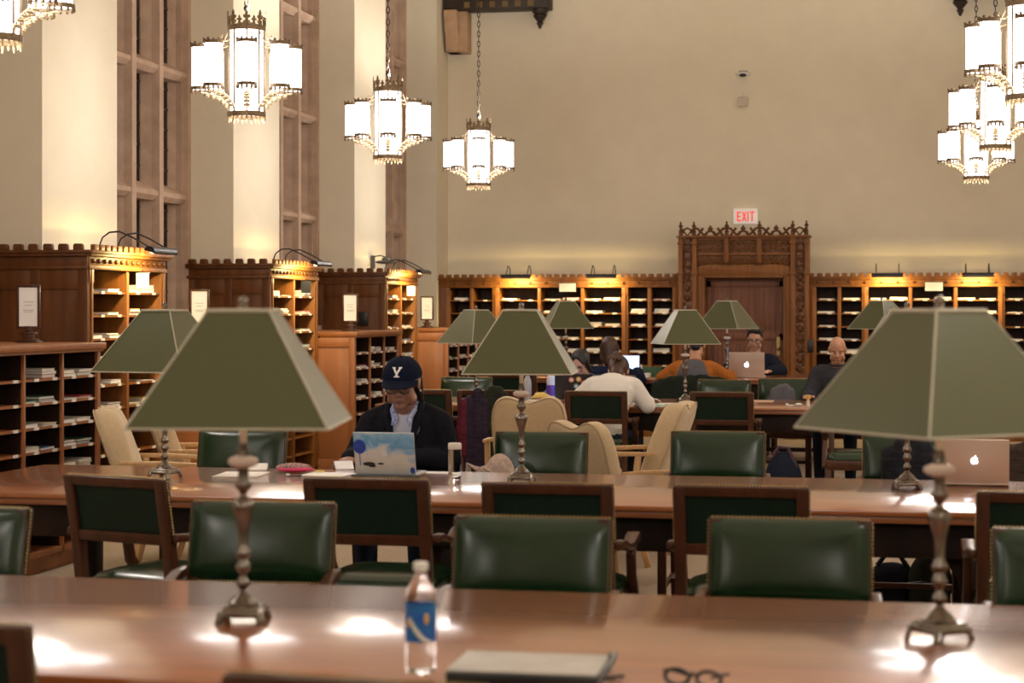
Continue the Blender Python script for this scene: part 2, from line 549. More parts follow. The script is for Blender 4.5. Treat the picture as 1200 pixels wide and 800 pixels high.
for (s, k), lab in names.items():
    X = -4.28 if s < 0 else .81
    Y = 8.45 + 3.617 * k
    rz_ = math.atan2(-X, Y)
    if first:
        ch0.location = (X, Y, 2.85); ch0.rotation_euler = (0, 0, rz_); ch0['label'] = lab; ch0['group'] = 'chandeliers'; first = False
    else:
        dup(ch0, (X, Y, 2.85), rz_, lab, 'chandeliers')

# ------------------------------------------------------------------ cases
def crenel(m, x0, x1, y, z0, dy, skip=None):
    n = max(1, int(round((x1 - x0) / .097)))
    p = (x1 - x0) / n
    for i in range(n):
        a = x0 + i*p
        m.prism([(a+.012, z0), (a+.078, z0), (a+.078, z0+.028), (a+.070, z0+.038), (a+.020, z0+.038), (a+.012, z0+.028)], y, y+dy)

def cornice(m, x0, x1, y0, y1, z, e=.05):
    """moulded cornice round front, with merlons"""
    m.box((x0-e*.3, y0-e*.3, z), (x1+e*.3, y1, z+.025))
    m.box((x0-e*.1, y0-e*.1, z+.025), (x1+e*.1, y1, z+.085))
    m.box((x0-e*.7, y0-e*.7, z+.085), (x1+e*.7, y1, z+.105))
    m.box((x0-e, y0-e, z+.105), (x1+e, y1, z+.125))

JM = {}
def jmesh(ci, th, w, d):
    key = (ci, th, w, d)
    if key not in JM:
        cols = JCOL[ci]
        m = MB(); m.cur = 0
        m.box((-w/2, -d/2, 0), (w/2, d/2, .0025)); m.box((-w/2, -d/2, th-.0025), (w/2, d/2, th)); m.box((-w/2, d/2-.004, .002), (w/2, d/2, th-.002))
        m.cur = 1; m.box((-w/2+.003, -d/2+.003, .0025), (w/2-.003, d/2-.004, th-.0025))
        JM[key] = m.mesh('journal', [cols, paper])
    return JM[key]
JN = ['white', 'cream', 'pale grey', 'blue', 'red', 'green', 'yellow', 'dark purple']
JC = [(.72, .70, .66), (.66, .58, .42), (.45, .44, .42), (.06, .12, .30), (.40, .04, .04), (.04, .14, .08), (.65, .42, .04), (.08, .04, .14)]
JCOL = [mat('journal_cover_' + n.replace(' ', '_'), c, rough=.45) for n, c in zip(JN, JC)]
JW = [10, 6, 5, 2, 1.3, 1, .8, 1]
ORD = ['top', 'second', 'third', 'fourth', 'fifth', 'sixth', 'seventh', 'eighth', 'ninth', 'tenth', 'eleventh', 'twelfth']
COUNT = [0]
def journals(M, x0, x1, depth_, z, sh, case, zmin, gname, bay, dens=1.0, fixed=None):
    """piles lying on one shelf of one bay"""
    Wd = x1 - x0
    slots = 2 if Wd > .33 else 1
    if depth_ <= 0: return
    for q in range(slots):
        if random.random() > dens: continue
        sw = Wd / slots
        cx = x0 + sw*(q+.5) + random.uniform(-.01, .01)
        w_ = round(min(.20, sw-.03) - random.choice([0, .02]), 3)
        d_ = .24
        nn = random.choice([1, 1, 1, 2] if 'wall' in case else [1, 1, 2, 2, 3])
        zz = z
        for i in range(nn):
            ci = random.choices(range(8), JW)[0]
            th = random.choice([.014, .022, .030] if 'wall' in case else [.006, .010, .016, .022])
            p = M @ Vector((cx + random.uniform(-.008, .008), .02 + d_/2 + random.uniform(0, .02), zz))
            D_ = depth(p.x, p.y); px = 600 + F*(p.x*CT + p.y*ST)/D_
            if px < -12 or px > 1212: return
            o = bpy.data.objects.new('journal', jmesh(ci, th, w_, d_)); C.objects.link(o)
            o.matrix_world = Matrix.Translation(p) @ M.to_3x3().to_4x4() @ Matrix.Rotation(random.uniform(-.04, .04), 4, 'Z')
            side = '' if slots == 1 else ('left ' if q == 0 else 'right ')
            where = 'lying alone on the %sside' % side if (nn == 1 and side) else 'lying alone' if nn == 1 else '%s of the %spile' % ('bottom' if i == 0 else 'top' if i == nn-1 else 'middle', side)
            tag(o, '%s journal, %s, %s shelf, %s bay, %s' % (JN[ci], where.replace('the  ', 'the ').replace('on the left side', 'left side').replace('on the right side', 'right side'), ORD[sh], ORD[bay] if bay else 'first', case), 'journal', gname)
            zz += th + .0006
            COUNT[0] += 1

def bookcase(name, label, X, Y, rz, W, H, bays, depth_, row, ztop, zbot, case, zmin, jrows, returns=(0, 0), cren=True, mt=None, frame=None, dens=.9, end_panel=0, cat='bookcase'):
    """local: x along the front, y into the case, z up. bays = list of (x0,x1); front plane y=0"""
    mt = mt or wood_case
    M = Matrix.Translation((X, Y, 0)) @ Matrix.Rotation(rz, 4, 'Z')
    t = thing(name, label, cat, (X, Y, 0), rz)
    s = MB()
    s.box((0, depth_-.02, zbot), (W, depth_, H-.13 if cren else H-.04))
    s.build('back_board', wood_in if cren else wood_recess_shade, t)
    s = MB(); pw = MB()
    edges = [0] + [v for b in bays for v in b] + [W]
    for i in range(0, len(edges), 2):
        a, b = edges[i], edges[i+1]
        s.box((a, 0, 0 if cren else .09), (b, depth_-.02 if cren else .022, ztop+.005))
        if not cren: pw.box((a+.001, .022, .09), (b-.001, depth_-.02, ztop+.004))  # inner sides take the shade-darkened oak, front stiles the plain one
        if b - a > .055:
            mid = (a+b)/2
            s.box((mid-.012, -.012, .12), (mid+.012, 0, ztop))
            s.box((a, -.008, ztop-.1), (b, 0, ztop))
    s.build('upright', mt, t, bevel=.003)
    if not cren: pw.build('partition', wood_recess_shade, t)
    s = MB()
    zb = .10 if cren else .13
    s.box((.0, .0, zb-.03), (W, depth_-.02, zb))
    s.box((.02, .04 if not cren else -.01, 0), (W-.02, depth_-.02, zb-.03))
    s.build('plinth', mt, t)
    if cren:
        s = MB()
        s.box((0, 0, ztop+.005), (W, depth_, H-.165))
        cornice(s, 0, W, 0, depth_, H-.165)
        crenel(s, -.02, W+.02, -.045, H-.04, .03)
        s.build('cornice', mt, t, bevel=.002)
        n = int(W/(.09 if W < 2 else .18))
        for i in range(n):
            x = (i+.5)*W/n
            MB().ell((x, -.012, H-.11), (.02, .014, .016), 8, 6).build('carved_boss', wood_panel, t, smooth=True)
    else:
        s = MB(); s.box((0, 0, ztop+.005), (W, depth_, H-.04)); s.build('top_rail', mt, t, bevel=.002)
        s = MB(); s.box((-.02, -.03, H-.04), (W+.02, depth_, H)); s.box((-.01, -.018, H-.055), (W+.01, depth_, H-.04)); s.build('counter_top', mt, t, bevel=.005)
    nsh = 0
    z = ztop - row
    levels = []
    while z > zb + .04:
        levels.append(z); z -= row
    levels.append(zb)
    for si, z in enumerate(levels):
        if z > zb:
            s = MB()
            for a, b in bays: s.box((a, .012, z-.014), (b, depth_-.02, z))
            sh = s.build('shelf', mt, t)
            if si < jrows and z > zmin - .2:
                for a, b in bays:
                    k = 2 if b - a > .33 else 1
                    for q in range(k):
                        c = a + (b-a)*(q+.5)/k
                        MB().box((c-.026+.03, .004, z-.014), (c+.026+.03, .0115, z+.003)).build('shelf_label', white_pl, sh)
        if si < jrows:
            for bi, (a, b) in enumerate(bays):
                if z > zmin: journals(M, a, b, depth_, z+.0005, si, case, zmin, 'journals on the shelves', bi, dens)
    return t, M

def side_panel(t, x0, x1, y0, y1, H, n=2, cren=True, mt=None):
    """frame-and-panel end, its face towards local -x (the camera)"""
    mt = mt or wood_panel
    s = MB()
    s.box((x0+.012, y0, 0), (x1, y1, H-.165 if cren else H-.05))
    L = y1 - y0; st_ = .07
    cell = (L - st_*(n+1)) / n
    zt = H-.165 if cren else H-.055
    for i in range(n+1):
        s.box((x0, y0+i*(cell+st_), 0), (x0+.012, y0+i*(cell+st_)+st_, zt))
    for i in range(n):
        a = y0+st_+i*(cell+st_)
        for za, zb_ in ((0, .2), (zt-.13, zt), (zt*.45, zt*.45+.08) if cren else (0, .05)):
            s.box((x0, a, za), (x0+.012, a+cell, zb_))
        s.box((x0+.005, a+.03, .23), (x0+.012, a+cell-.03, zt*.45-.03)) if cren else None
    s.build('side_panel', mt, t, bevel=.002)
    if cren:
        s = MB()
        e = .05
        s.box((x0-e*.3, y0, H-.165), (x1, y1, H-.14)); s.box((x0-.005, y0, H-.14), (x1, y1, H-.08))
        s.box((x0-e*.7, y0, H-.08), (x1, y1, H-.06)); s.box((x0-e, y0-.04, H-.06), (x1, y1, H-.04))
        n = int(L/.097); p = L/n
        for i in range(n):
            a = y0 + i*p
            s.add([(x, yy, zz) for x in (x0-e, x0-e+.03) for yy, zz in ((a+.012, H-.04), (a+.078, H-.04), (a+.078, H-.012), (a+.070, H), (a+.020, H), (a+.012, H-.012))],
                  [(0,1,2,3,4,5), (11,10,9,8,7,6)] + [(q, q+6, (q+1) % 6+6, (q+1) % 6) for q in range(6)])
        s.build('side_cornice', mt, t, bevel=.002)

# gooseneck picture lamp: base at local origin on the case top, head out along local -y
def gooseneck(label, M, L, out, zh, power, name='picture_lamp'):
    loc = M.to_translation(); rz = M.to_euler().z
    t = thing(name, label, 'picture lamp', loc, rz, 'picture lamps over the bookcases')
    for s_ in (-1, 1):
        x = s_*L*.36
        MB().tube([(x, .02, 0), (x, .02, .05), (x, .0, .10), (x, -.05, .135), (x, -.12, .14), (x, -out*.6, .10), (x, -out+.02, zh+.03)], .006, 6).build('gooseneck', black_pl, t, smooth=True)
    MB().box((-L*.42, .0, -.002), (L*.42, .04, .012)).build('mount_plate', black_pl, t)
    m = MB()
    n = 10; rs = []
    for xx in (-L/2, L/2):
        ring = []
        for k in range(n+1):
            a = PI*k/n - .35
            ring.append((xx, -out - .038*math.cos(a), zh + .038*math.sin(a)))
        for k in range(n, -1, -1):
            a = PI*k/n - .35
            ring.append((xx, -out - .034*math.cos(a), zh + .034*math.sin(a)))
        rs.append(ring)
    m.rings(rs)
    for xx in (-L/2, L/2-.004):
        m.prism([(-out-.038*math.cos(PI*k/n-.35), zh+.038*math.sin(PI*k/n-.35)) for k in range(n+1)], xx, xx+.004, 'x')
    m.build('lamp_hood', greymetal if L > .45 else black_pl, t, smooth=True)
    MB().cyl((-L*.42, -out, zh), (L*.42, -out, zh), .010, 8).build('lamp_tube', picture_bulb, t, smooth=True)
    light('lamp_light', 'AREA', (0, -out+.01, zh-.02), power, (1, .74, .28), t, L*.8, (R(35), 0, 0), sy=.03)
    return t

XC = -5.13
tl = ['nearest tall bookcase', 'middle left tall bookcase', 'far left tall bookcase']
for i in range(3):
    Y0 = 11.42 + i*PITCH
    W_ = 1.30
    t, M = bookcase('tall_bookcase', ['tall carved oak bookcase nearest the camera on the left, lamp on top',
                    'second tall oak bookcase along the left wall, between two windows',
                    'third tall oak bookcase along the left wall, lit yellow by its lamp'][i],
        XC, Y0, R(90), W_, 1.95, [(.07, .62), (.66, 1.23)], .33, .155, 1.795, .1, tl[i], [.62, .72, .95][i], [8, 7, 7][i], dens=.95)
    side_panel(t, -.02, .0, 0, .735, 1.95, 2)
    s = MB(); s.box((W_, 0, 0), (W_+.02, .735, 1.78)); s.build('end_board', wood_panel, t)
    LM = M @ Matrix.Translation((.64, .12, 1.91))
    gooseneck(['curved twin-neck lamp with grey hood on the nearest tall bookcase', 'curved twin-neck lamp lit above the second tall bookcase',
               'curved twin-neck lamp above the third tall bookcase'][i], LM, .42, .36, 0.0, 4.5)
    # hanging card
    c = thing('range_card', ['white card hanging from the nearest tall bookcase cornice', 'dark card hanging from the second tall bookcase cornice',
              'white card hanging from the third tall bookcase cornice'][i], 'card', tuple(M @ Vector((.64, -.105, 1.69))), R(10))
    MB().box((-.043, -.003, -.02), (.043, .003, .082)).build('card', paper if i != 1 else black_pl, c)
    MB().box((-.004, -.002, .08), (.004, .002, .105)).build('hanger', darkmetal, c)

XLOW = -4.80
ll = ['nearest low cabinet', 'second low cabinet', 'third low cabinet', 'farthest low cabinet']
for i in range(4):
    Y0 = [9.30, 12.81, 16.45, 20.10][i]
    W_ = 1.56
    t, M = bookcase('low_cabinet', ['low oak journal cabinet nearest the camera at the left edge', 'low oak cabinet behind the left lamps, mostly hidden',
                    'low oak cabinet with plain side, behind the person in the cap', 'farthest low oak cabinet in the left corner'][i],
        XLOW, Y0, R(90), W_, 1.32, [(.04, .52), (.54, 1.02), (1.04, 1.52)], .33, .139, 1.262, .13, ll[i], [.35, .9, .62, .75][i], [7, 3, 6, 5][i], cren=False, mt=wood_low, dens=.97)
    s = MB(); s.box((-.02, .0, .0), (0, 1.05, 1.265)); s.box((-.03, -.005, 0), (-.02, .05, 1.265)); s.box((-.03, .05, 1.18), (-.02, 1.05, 1.265))
    s.box((-.03, .05, 0), (-.02, 1.05, .16))
    s.build('side_panel', wood_low, t, bevel=.002)
    s = MB(); s.box((-.04, .33, 1.28), (W_+.02, 1.05, 1.32)); s.build('counter_extension', wood_low, t, bevel=.004)
    # framed notice
    yloc = [10.62, 12.95, 16.6, 20.2][i]
    px = [33.5, 234, 410.5, 500.5][i]
    X = xat(px, yloc)
    if X > -4.86: X = -4.9
    n = thing('framed_notice', ['framed white notice standing on the nearest low cabinet', 'framed white notice standing left of the second tall bookcase',
              'framed white notice standing before the third tall bookcase', 'framed white notice on the farthest low cabinet in the corner'][i], 'notice', (X, yloc, 1.3215), R(6))
    MB().box((-.07, -.05, 0), (.07, .05, .012)).box((-.055, -.04, .012), (.055, .04, .022)).box((-.03, -.025, .022), (.03, .025, .05)).box((-.045, -.035, .05), (.045, .035, .062)).box((-.02, -.018, .062), (.02, .018, .10)).build('pedestal', wood_chair, n, bevel=.003)
    z0, z1 = .085, .35; w2 = .072
    MB().box((-w2, -.012, z0), (-w2+.014, .012, z1)).box((w2-.014, -.012, z0), (w2, .012, z1)).box((-w2, -.012, z1-.014), (w2, .012, z1)).box((-w2, -.012, z0), (w2, .012, z0+.014)).build('frame', wood_chair, n, bevel=.002)
    MB().box((-w2+.012, -.004, z0+.012), (w2-.012, .006, z1-.012)).build('notice_sheet', paper, n)
    m = MB()
    for zz, hw in ((.245, .030), (.225, .022), (.195, .034), (.185, .028)):
        m.box((-hw, -.006, zz), (hw, -.004, zz+.004))
    m.build('notice_print', ink, n)

# far wall runs
YC = 22.40
DOORX = xat(872, YC)
def far_run(label, case, pxl, pxr, bays, xfix=None):
    x0, x1 = xat(pxl, YC), (xfix if xfix is not None else xat(pxr, YC))
    bb = [(xat(a, YC)-x0, xat(b, YC)-x0) for a, b in bays]
    return bookcase('wall_bookcase', label, x0, YC, 0, x1-x0, 1.955, bb, .48, .157, 1.797, .1, case, .95, 6, dens=.85)
tL, ML = far_run('long oak wall bookcase with crenellated top, left of the carved door', 'left wall bookcase', 489, 794.5,
        [(527, 550.5), (554.5, 577), (585, 630), (634, 680.5), (684, 728.5), (736, 759), (763.5, 788)])
sp = MB(); sp.box((.02, -.015, .1), (xat(523, YC)-xat(489, YC), 0, 1.79)); sp.build('end_panel', wood_panel, tL, bevel=.003)
tR, MR = far_run('long oak wall bookcase with crenellated top, right of the carved door', 'right wall bookcase', 948.5, 1300,
        [(956.5, 981.5), (985.5, 1010), (1017.5, 1065), (1069, 1117.5), (1122, 1170), (1177.5, 1201.5), (1206, 1230)], XR-.03)
for px, nm in ((605, 'left wall bookcase, over its first wide bay'), (705, 'left wall bookcase, over its third wide bay'), (1040, 'right wall bookcase, nearer the door'), (1146, 'right wall bookcase, nearer the photo edge')):
    gooseneck('black bar lamp on top of the ' + nm, Matrix.Translation((xat(px, YC-.2), YC+.05, 1.915)), .36, .26, -.005, 3.8)
for px, nm in ((664.5, 'white card sign hanging on the left wall bookcase cornice'), (1094.5, 'white card sign hanging on the right wall bookcase cornice')):
    x = xat(px, YC-.1)
    c = thing('range_card', nm, 'card', (x, YC-.07, 1.79))
    MB().box((-.10, -.004, -.05), (.10, .004, .05)).build('card', paper, c)
    MB().box((-.106, 0.004, -.056), (.106, .009, .056)).build('frame', darkmetal, c)

# carved portal and door
pt = thing('door_portal', 'tall carved oak door surround with a lacy finialled crest', 'door surround', (DOORX, YC-.12, 0))
pxm = 22.6 / F * 1.0
def lx(px): return xat(px, YC-.12) - DOORX
def lz(py): return zat(py, DOORX, YC-.12)
s = MB()
for a, b in ((795, 800), (811, 816.5), (926.5, 932), (943, 948)):
    s.box((lx(a), -.02, 0), (lx(b), .30, lz(277)))
    s.box((lx(a)-.012, -.035, lz(322)), (lx(b)+.012, .0, lz(318)))
    s.box((lx(a)-.012, -.035, lz(286)), (lx(b)+.012, .0, lz(283)))
    s.box((lx(a)-.01, -.05, 0), (lx(b)+.01, .0, .55))
s.build('pilaster', wood_case, pt, bevel=.004)
s = MB()
for a, b in ((800, 811), (932, 943)):
    s.box((lx(a), .02, 0), (lx(b), .30, lz(278)))
s.build('carved_strip', wood_carve, pt)
s = MB()
for a, b in ((800, 811), (932, 943)):
    c = (lx(a)+lx(b))/2
    zz = lz(316)
    while zz < lz(281):
        pts = [(c+.045*math.cos(q*PI/4), .008, zz+.045*math.sin(q*PI/4)) for q in range(8)]
        s.tube(pts, .008, 5, closed=True)
        s.tube([(c-.05, .008, zz+.045), (c+.05, .008, zz+.045)], .006, 5)
        zz += .09
    zz = .7
    while zz < lz(324):
        s.ell((c, .01, zz), (.028, .02, .045), 8, 6); zz += .12
s.build('tracery', wood_panel, pt, smooth=True)
s = MB(); s.box((lx(816), .04, lz(311)), (lx(927), .30, lz(278))); s.build('frieze_ground', wood_carve, pt)
s = MB()
for py in (279.5, 297.5):
    s.box((lx(816), .0, lz(py+1.2)), (lx(927), .05, lz(py-1.2)))
for a in (848.5, 887):
    s.box((lx(a), -.015, lz(308)), (lx(a+5.5), .05, lz(277)))
s.box((lx(795)-.02, -.05, lz(278)), (lx(948)+.02, .30, lz(276)))
s.build('frieze_rail', wood_case, pt, bevel=.003)
s = MB()
for a, b in ((816.5, 848.5), (854, 887), (892.5, 926.5)):
    s = MB()
    n = 5
    for i in range(n):
        c = lx(a) + (lx(b)-lx(a))*(i+.5)/n
        rr = (lx(b)-lx(a))/n/2
        for zc in (lz(304), lz(292), lz(285)):
            s.tube([(c+rr*.85*math.cos(q*PI/4), .03, zc+rr*.85*math.sin(q*PI/4)) for q in range(8)], .007, 5, closed=True)
            s.ell((c, .03, zc), (rr*.35, .02, rr*.35), 8, 6)
        s.tube([(c-rr, .025, lz(309)), (c-rr*.5, .02, lz(306.5)), (c, .02, lz(309.5)), (c+rr*.5, .02, lz(306.5)), (c+rr, .025, lz(309))], .008, 5)
    s.build('carved_rosette', wood_case, pt, smooth=True)
# shaped lintel and inner jambs
s = MB()
pts = [(lx(818.5), lz(324.5))]
pts = [(lx(820), lz(323)), (lx(925), lz(323)), (lx(925), lz(312))]
for i in range(13):
    u = i/12
    pts.append((lx(922 - 102*u), lz(311.5 - 1.8*abs(math.sin(u*PI*3)))))
pts.append((lx(820), lz(312)))
s.prism(pts, .0, .12)
s.box((lx(816.5), .02, 0), (lx(826), .30, lz(312))); s.box((lx(917.5), .02, 0), (lx(927), .30, lz(312)))
s.box((lx(826), .0, lz(325.5)), (lx(917.5), .14, lz(322)))
for i in (0, 1):
    s.box((lx(823.8) if i == 0 else lx(918.5), -.01, 0), (lx(825.2) if i == 0 else lx(920), .03, lz(323)))
s.build('door_frame', wood_case, pt, bevel=.004)
# lacy crest
s = MB()
fx = [797.5, 813, 851.5, 890, 929, 945]
for px in fx:
    c = lx(px)
    s.lathe([(0, .026), (.05, .022), (.06, .03), (.07, .018), (.11, .014), (.12, .03), (.135, .02), (.15, .008), (.165, .014), (.18, .002)], 8, (c, .02, lz(276.5)))
for a, b in zip(fx, fx[1:]):
    x0, x1 = lx(a), lx(b); L = x1-x0; zb_ = lz(276.5)
    if L < .25:
        s.tube([(x0, .02, zb_+.1), (x0+L*.5, .02, zb_+.01), (x1, .02, zb_+.1)], .014, 6)
        s.tube([(x0, .02, zb_+.0), (x0+L*.25, .02, zb_+.08), (x0+L*.5, .02, zb_+.1), (x0+L*.75, .02, zb_+.08), (x1, .02, zb_+.0)], .014, 6)
    else:
        pts = [(x0, .02, zb_+.10), (x0+L*.12, .02, zb_+.09), (x0+L*.22, .02, zb_+.045), (x0+L*.3, .02, zb_+.02)]
        s.tube(pts, .016, 6)
        s.tube([(x1-(p[0]-x0), p[1], p[2]) for p in pts], .016, 6)
        pts = [(x0+L*.1, .02, zb_), (x0+L*.2, .02, zb_+.055), (x0+L*.28, .02, zb_+.10)]
        s.tube(pts, .016, 6); s.tube([(x1-(p[0]-x0), p[1], p[2]) for p in pts], .016, 6)
        s.tube([(x0+L*.3, .02, zb_), (x0+L*.4, .02, zb_+.05), (x0+L*.5, .02, zb_+.065), (x0+L*.6, .02, zb_+.05), (x0+L*.7, .02, zb_)], .016, 6)
        s.ell((x0+L*.5, .02, zb_+.09), (.032, .014, .022), 8, 6); s.ell((x0+L*.5, .02, zb_+.115), (.014, .012, .016), 8, 6)
        s.ell((x0+L*.38, .02, zb_+.03), (.02, .014, .014), 8, 6); s.ell((x0+L*.62, .02, zb_+.03), (.02, .014, .014), 8, 6)
    s.tube([(x0, .02, zb_+.004), (x1, .02, zb_+.004)], .008, 5)
s.build('crest', wood_panel, pt, smooth=True)
dm = MB()
dx0, dx1 = lx(826)+DOORX, lx(917.5)+DOORX
dt = lz(325)
dm.box((dx0, YC+.06, 0), (dx1, YC+.11, dt))
for zz0, zz1 in ((0, .2), (dt-.11, dt-.04), (1.16, 1.24)):
    dm.box((dx0, YC+.045, zz0), (dx1, YC+.06, zz1))
for u in (0, .94):
    dm.box((dx0+u*(dx1-dx0), YC+.045, 0), (dx0+(u+.06)*(dx1-dx0), YC+.06, dt-.04))
n = 14
for i in range(n):
    c = dx0 + (dx1-dx0)*(.09 + .82*(i+.5)/n)
    for za, zb_ in ((.24, 1.12), (1.28, dt-.14)):
        dm.box((c-.016, YC+.05, za), (c+.016, YC+.06, zb_-(.03 if i % 2 else 0)))
do = struct(dm.build('door_1', wood_door, bevel=.002))
s = MB(); xh = dx0+(dx1-dx0)*.93
s.box((xh-.02, YC+.03, .98), (xh+.02, YC+.045, 1.2)); s.ell((xh, YC+.005, 1.06), (.024, .024, .024)); s.cyl((xh, YC+.01, 1.06), (xh, YC+.04, 1.06), .01)
s.build('door_handle', brass, do, smooth=True)

# exit sign
ex = xat(873.5, YF-.06); ez = zat(253.5, ex, YF-.06)
e = thing('exit_sign', 'white sign with red EXIT letters above the carved door', 'sign', (ex, YF-.001, ez))
MB().box((-.145, -.06, -.09), (.145, 0, .09)).build('sign_box', emis('exit_panel', (.66, .58, .52), .12), e, bevel=.006)
m = MB()
def bar(x0, z0, x1, z1, w_=.016):
    d = Vector((x1-x0, 0, z1-z0)).normalized(); nrm = Vector((-d.z, 0, d.x))*w_/2
    a, b = Vector((x0, 0, z0)), Vector((x1, 0, z1))
    m.prism([(p.x, p.z) for p in (a-nrm, b-nrm, b+nrm, a+nrm)], -.064, -.0598)
h = .058
bar(-.095, -h, -.095, h); bar(-.10, h-.008, -.052, h-.008); bar(-.10, 0, -.058, 0); bar(-.10, -h+.008, -.052, -h+.008)
bar(-.035, -h, .008, h); bar(-.035, h, .008, -h)
bar(.03, -h, .03, h)
bar(.08, -h, .08, h-.01); bar(.05, h-.008, .11, h-.008)
m.build('exit_letters', red_m, e)
MB().box((-.006, -.02, -.2), (.006, 0, -.09)).build('conduit', white_pl, e)

# wall camera with junction box
cx = xat(871, YF); cz = zat(88, cx, YF)
k = thing('wall_camera', 'small white camera with a dark lens high on the far wall', 'camera', (cx, YF-.001, cz))
MB().ell((0, -.03, .01), (.09, .05, .03), 16, 8).build('housing', white_pl, k, smooth=True)
MB().ell((0, -.075, -.01), (.045, .025, .022), 16, 8).build('lens', black_pl, k, smooth=True)
MB().box((-.05, -.02, .02), (.05, 0, .05)).build('bracket', greymetal, k, bevel=.005)
MB().tube([(-.13, -.01, -.05), (-.12, -.01, -.12), (-.06, -.012, -.145), (-.01, -.012, -.155), (.005, -.012, -.2), (.01, -.012, -.27)], .007, 6).build('cable', white_pl, k, smooth=True)
MB().box((-.06, -.045, -.38), (.06, 0, -.27)).build('junction_box', mat('beige_box', (.6, .52, .4), rough=.6), k, bevel=.006)

# small fixture on top of the third tall bookcase
fx_ = xat(437, 18.75)
k = thing('emergency_light', 'small grey lamp fixture perched above the third tall bookcase', 'fixture', (-5.46, 19.35, 1.96))
kx = 0
MB().box((0, -.03, .0), (.03, .03, .14)).build('bracket', greymetal, k)
MB().ell((.16, 0, .07), (.12, .10, .022), 16, 8).ell((.16, 0, .095), (.05, .05, .03), 12, 8).build('dish', greymetal, k, smooth=True)
MB().tube([(.02, 0, .13), (.10, 0, .14), (.16, 0, .12)], .008, 6).build('arm', greymetal, k)
# dark outlet plates
tag(MB().box((-5.42, 18.655, 1.36), (-5.31, 18.699, 1.50)).build('wall_box', black_pl, bevel=.006), 'small black box on the side panel of the third tall bookcase', 'box')
xx = xat(950.5, YC-.05)
tag(MB().box((xx-.035, YC-.17, 1.02), (xx+.035, YC-.145, 1.18)).build('door_reader', black_pl, bevel=.006), 'small black panel right of the carved door frame', 'panel')
# ------------------------------------------------------------------ tables
TX0, TX1 = -4.10, .62
TZ = .76
def make_table(label, y0, y1, z=TZ):
    cy = (y0+y1)/2; d = (y1-y0)/2; cx = (TX0+TX1)/2; L = (TX1-TX0)/2
    t = thing('reading_table', label, 'table', (cx, cy, 0), 0, 'long reading tables')
    m = MB(); m.cur = 0
    m.box((-L, -d, z-.022), (L, d, z))
    m.build('tabletop', wood_table, t, bevel=.005)
    m = MB(); m.box((-L+.012, -d+.012, z-.050), (L-.012, d-.012, z-.022)); m.build('table_edge', wood_edge, t, bevel=.006)
    m = MB()
    m.box((-L+.10, -d+.10, z-.19), (L-.10, -d+.13, z-.05)); m.box((-L+.10, d-.13, z-.19), (L-.10, d-.10, z-.05))
    m.box((-L+.10, -d+.13, z-.19), (-L+.13, d-.13, z-.05)); m.box((L-.13, -d+.13, z-.19), (L-.10, d-.13, z-.05))
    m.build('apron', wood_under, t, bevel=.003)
    for x in (-2.04, 0, 2.04):
        for yy in (-d+.16, d-.16):
            m = MB(); m.box((x-.045, yy-.045, 0), (x+.045, yy+.045, z-.05)); m.box((x-.055, yy-.055, 0), (x+.055, yy+.055, .06))
            for s_ in (-1, 1):
                m.prism([(x+s_*.045, z-.19), (x+s_*.16, z-.19), (x+s_*.10, z-.215), (x+s_*.06, z-.27), (x+s_*.045, z-.33)], yy-.02, yy+.02)
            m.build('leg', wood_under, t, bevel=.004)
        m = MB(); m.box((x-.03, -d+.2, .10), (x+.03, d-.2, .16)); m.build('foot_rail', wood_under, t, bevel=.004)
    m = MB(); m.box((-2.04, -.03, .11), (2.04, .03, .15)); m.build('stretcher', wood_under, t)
    return t
make_table('front reading table, its polished top filling the bottom of the photo', 3.64, 4.99)
make_table('second reading table from the camera, with the capped person behind it', 7.24, 8.60)
make_table('third reading table from the camera, behind the beige armchairs', 14.62, 16.02)
make_table('farthest reading table, in front of the carved door', 18.22, 19.52, .85)

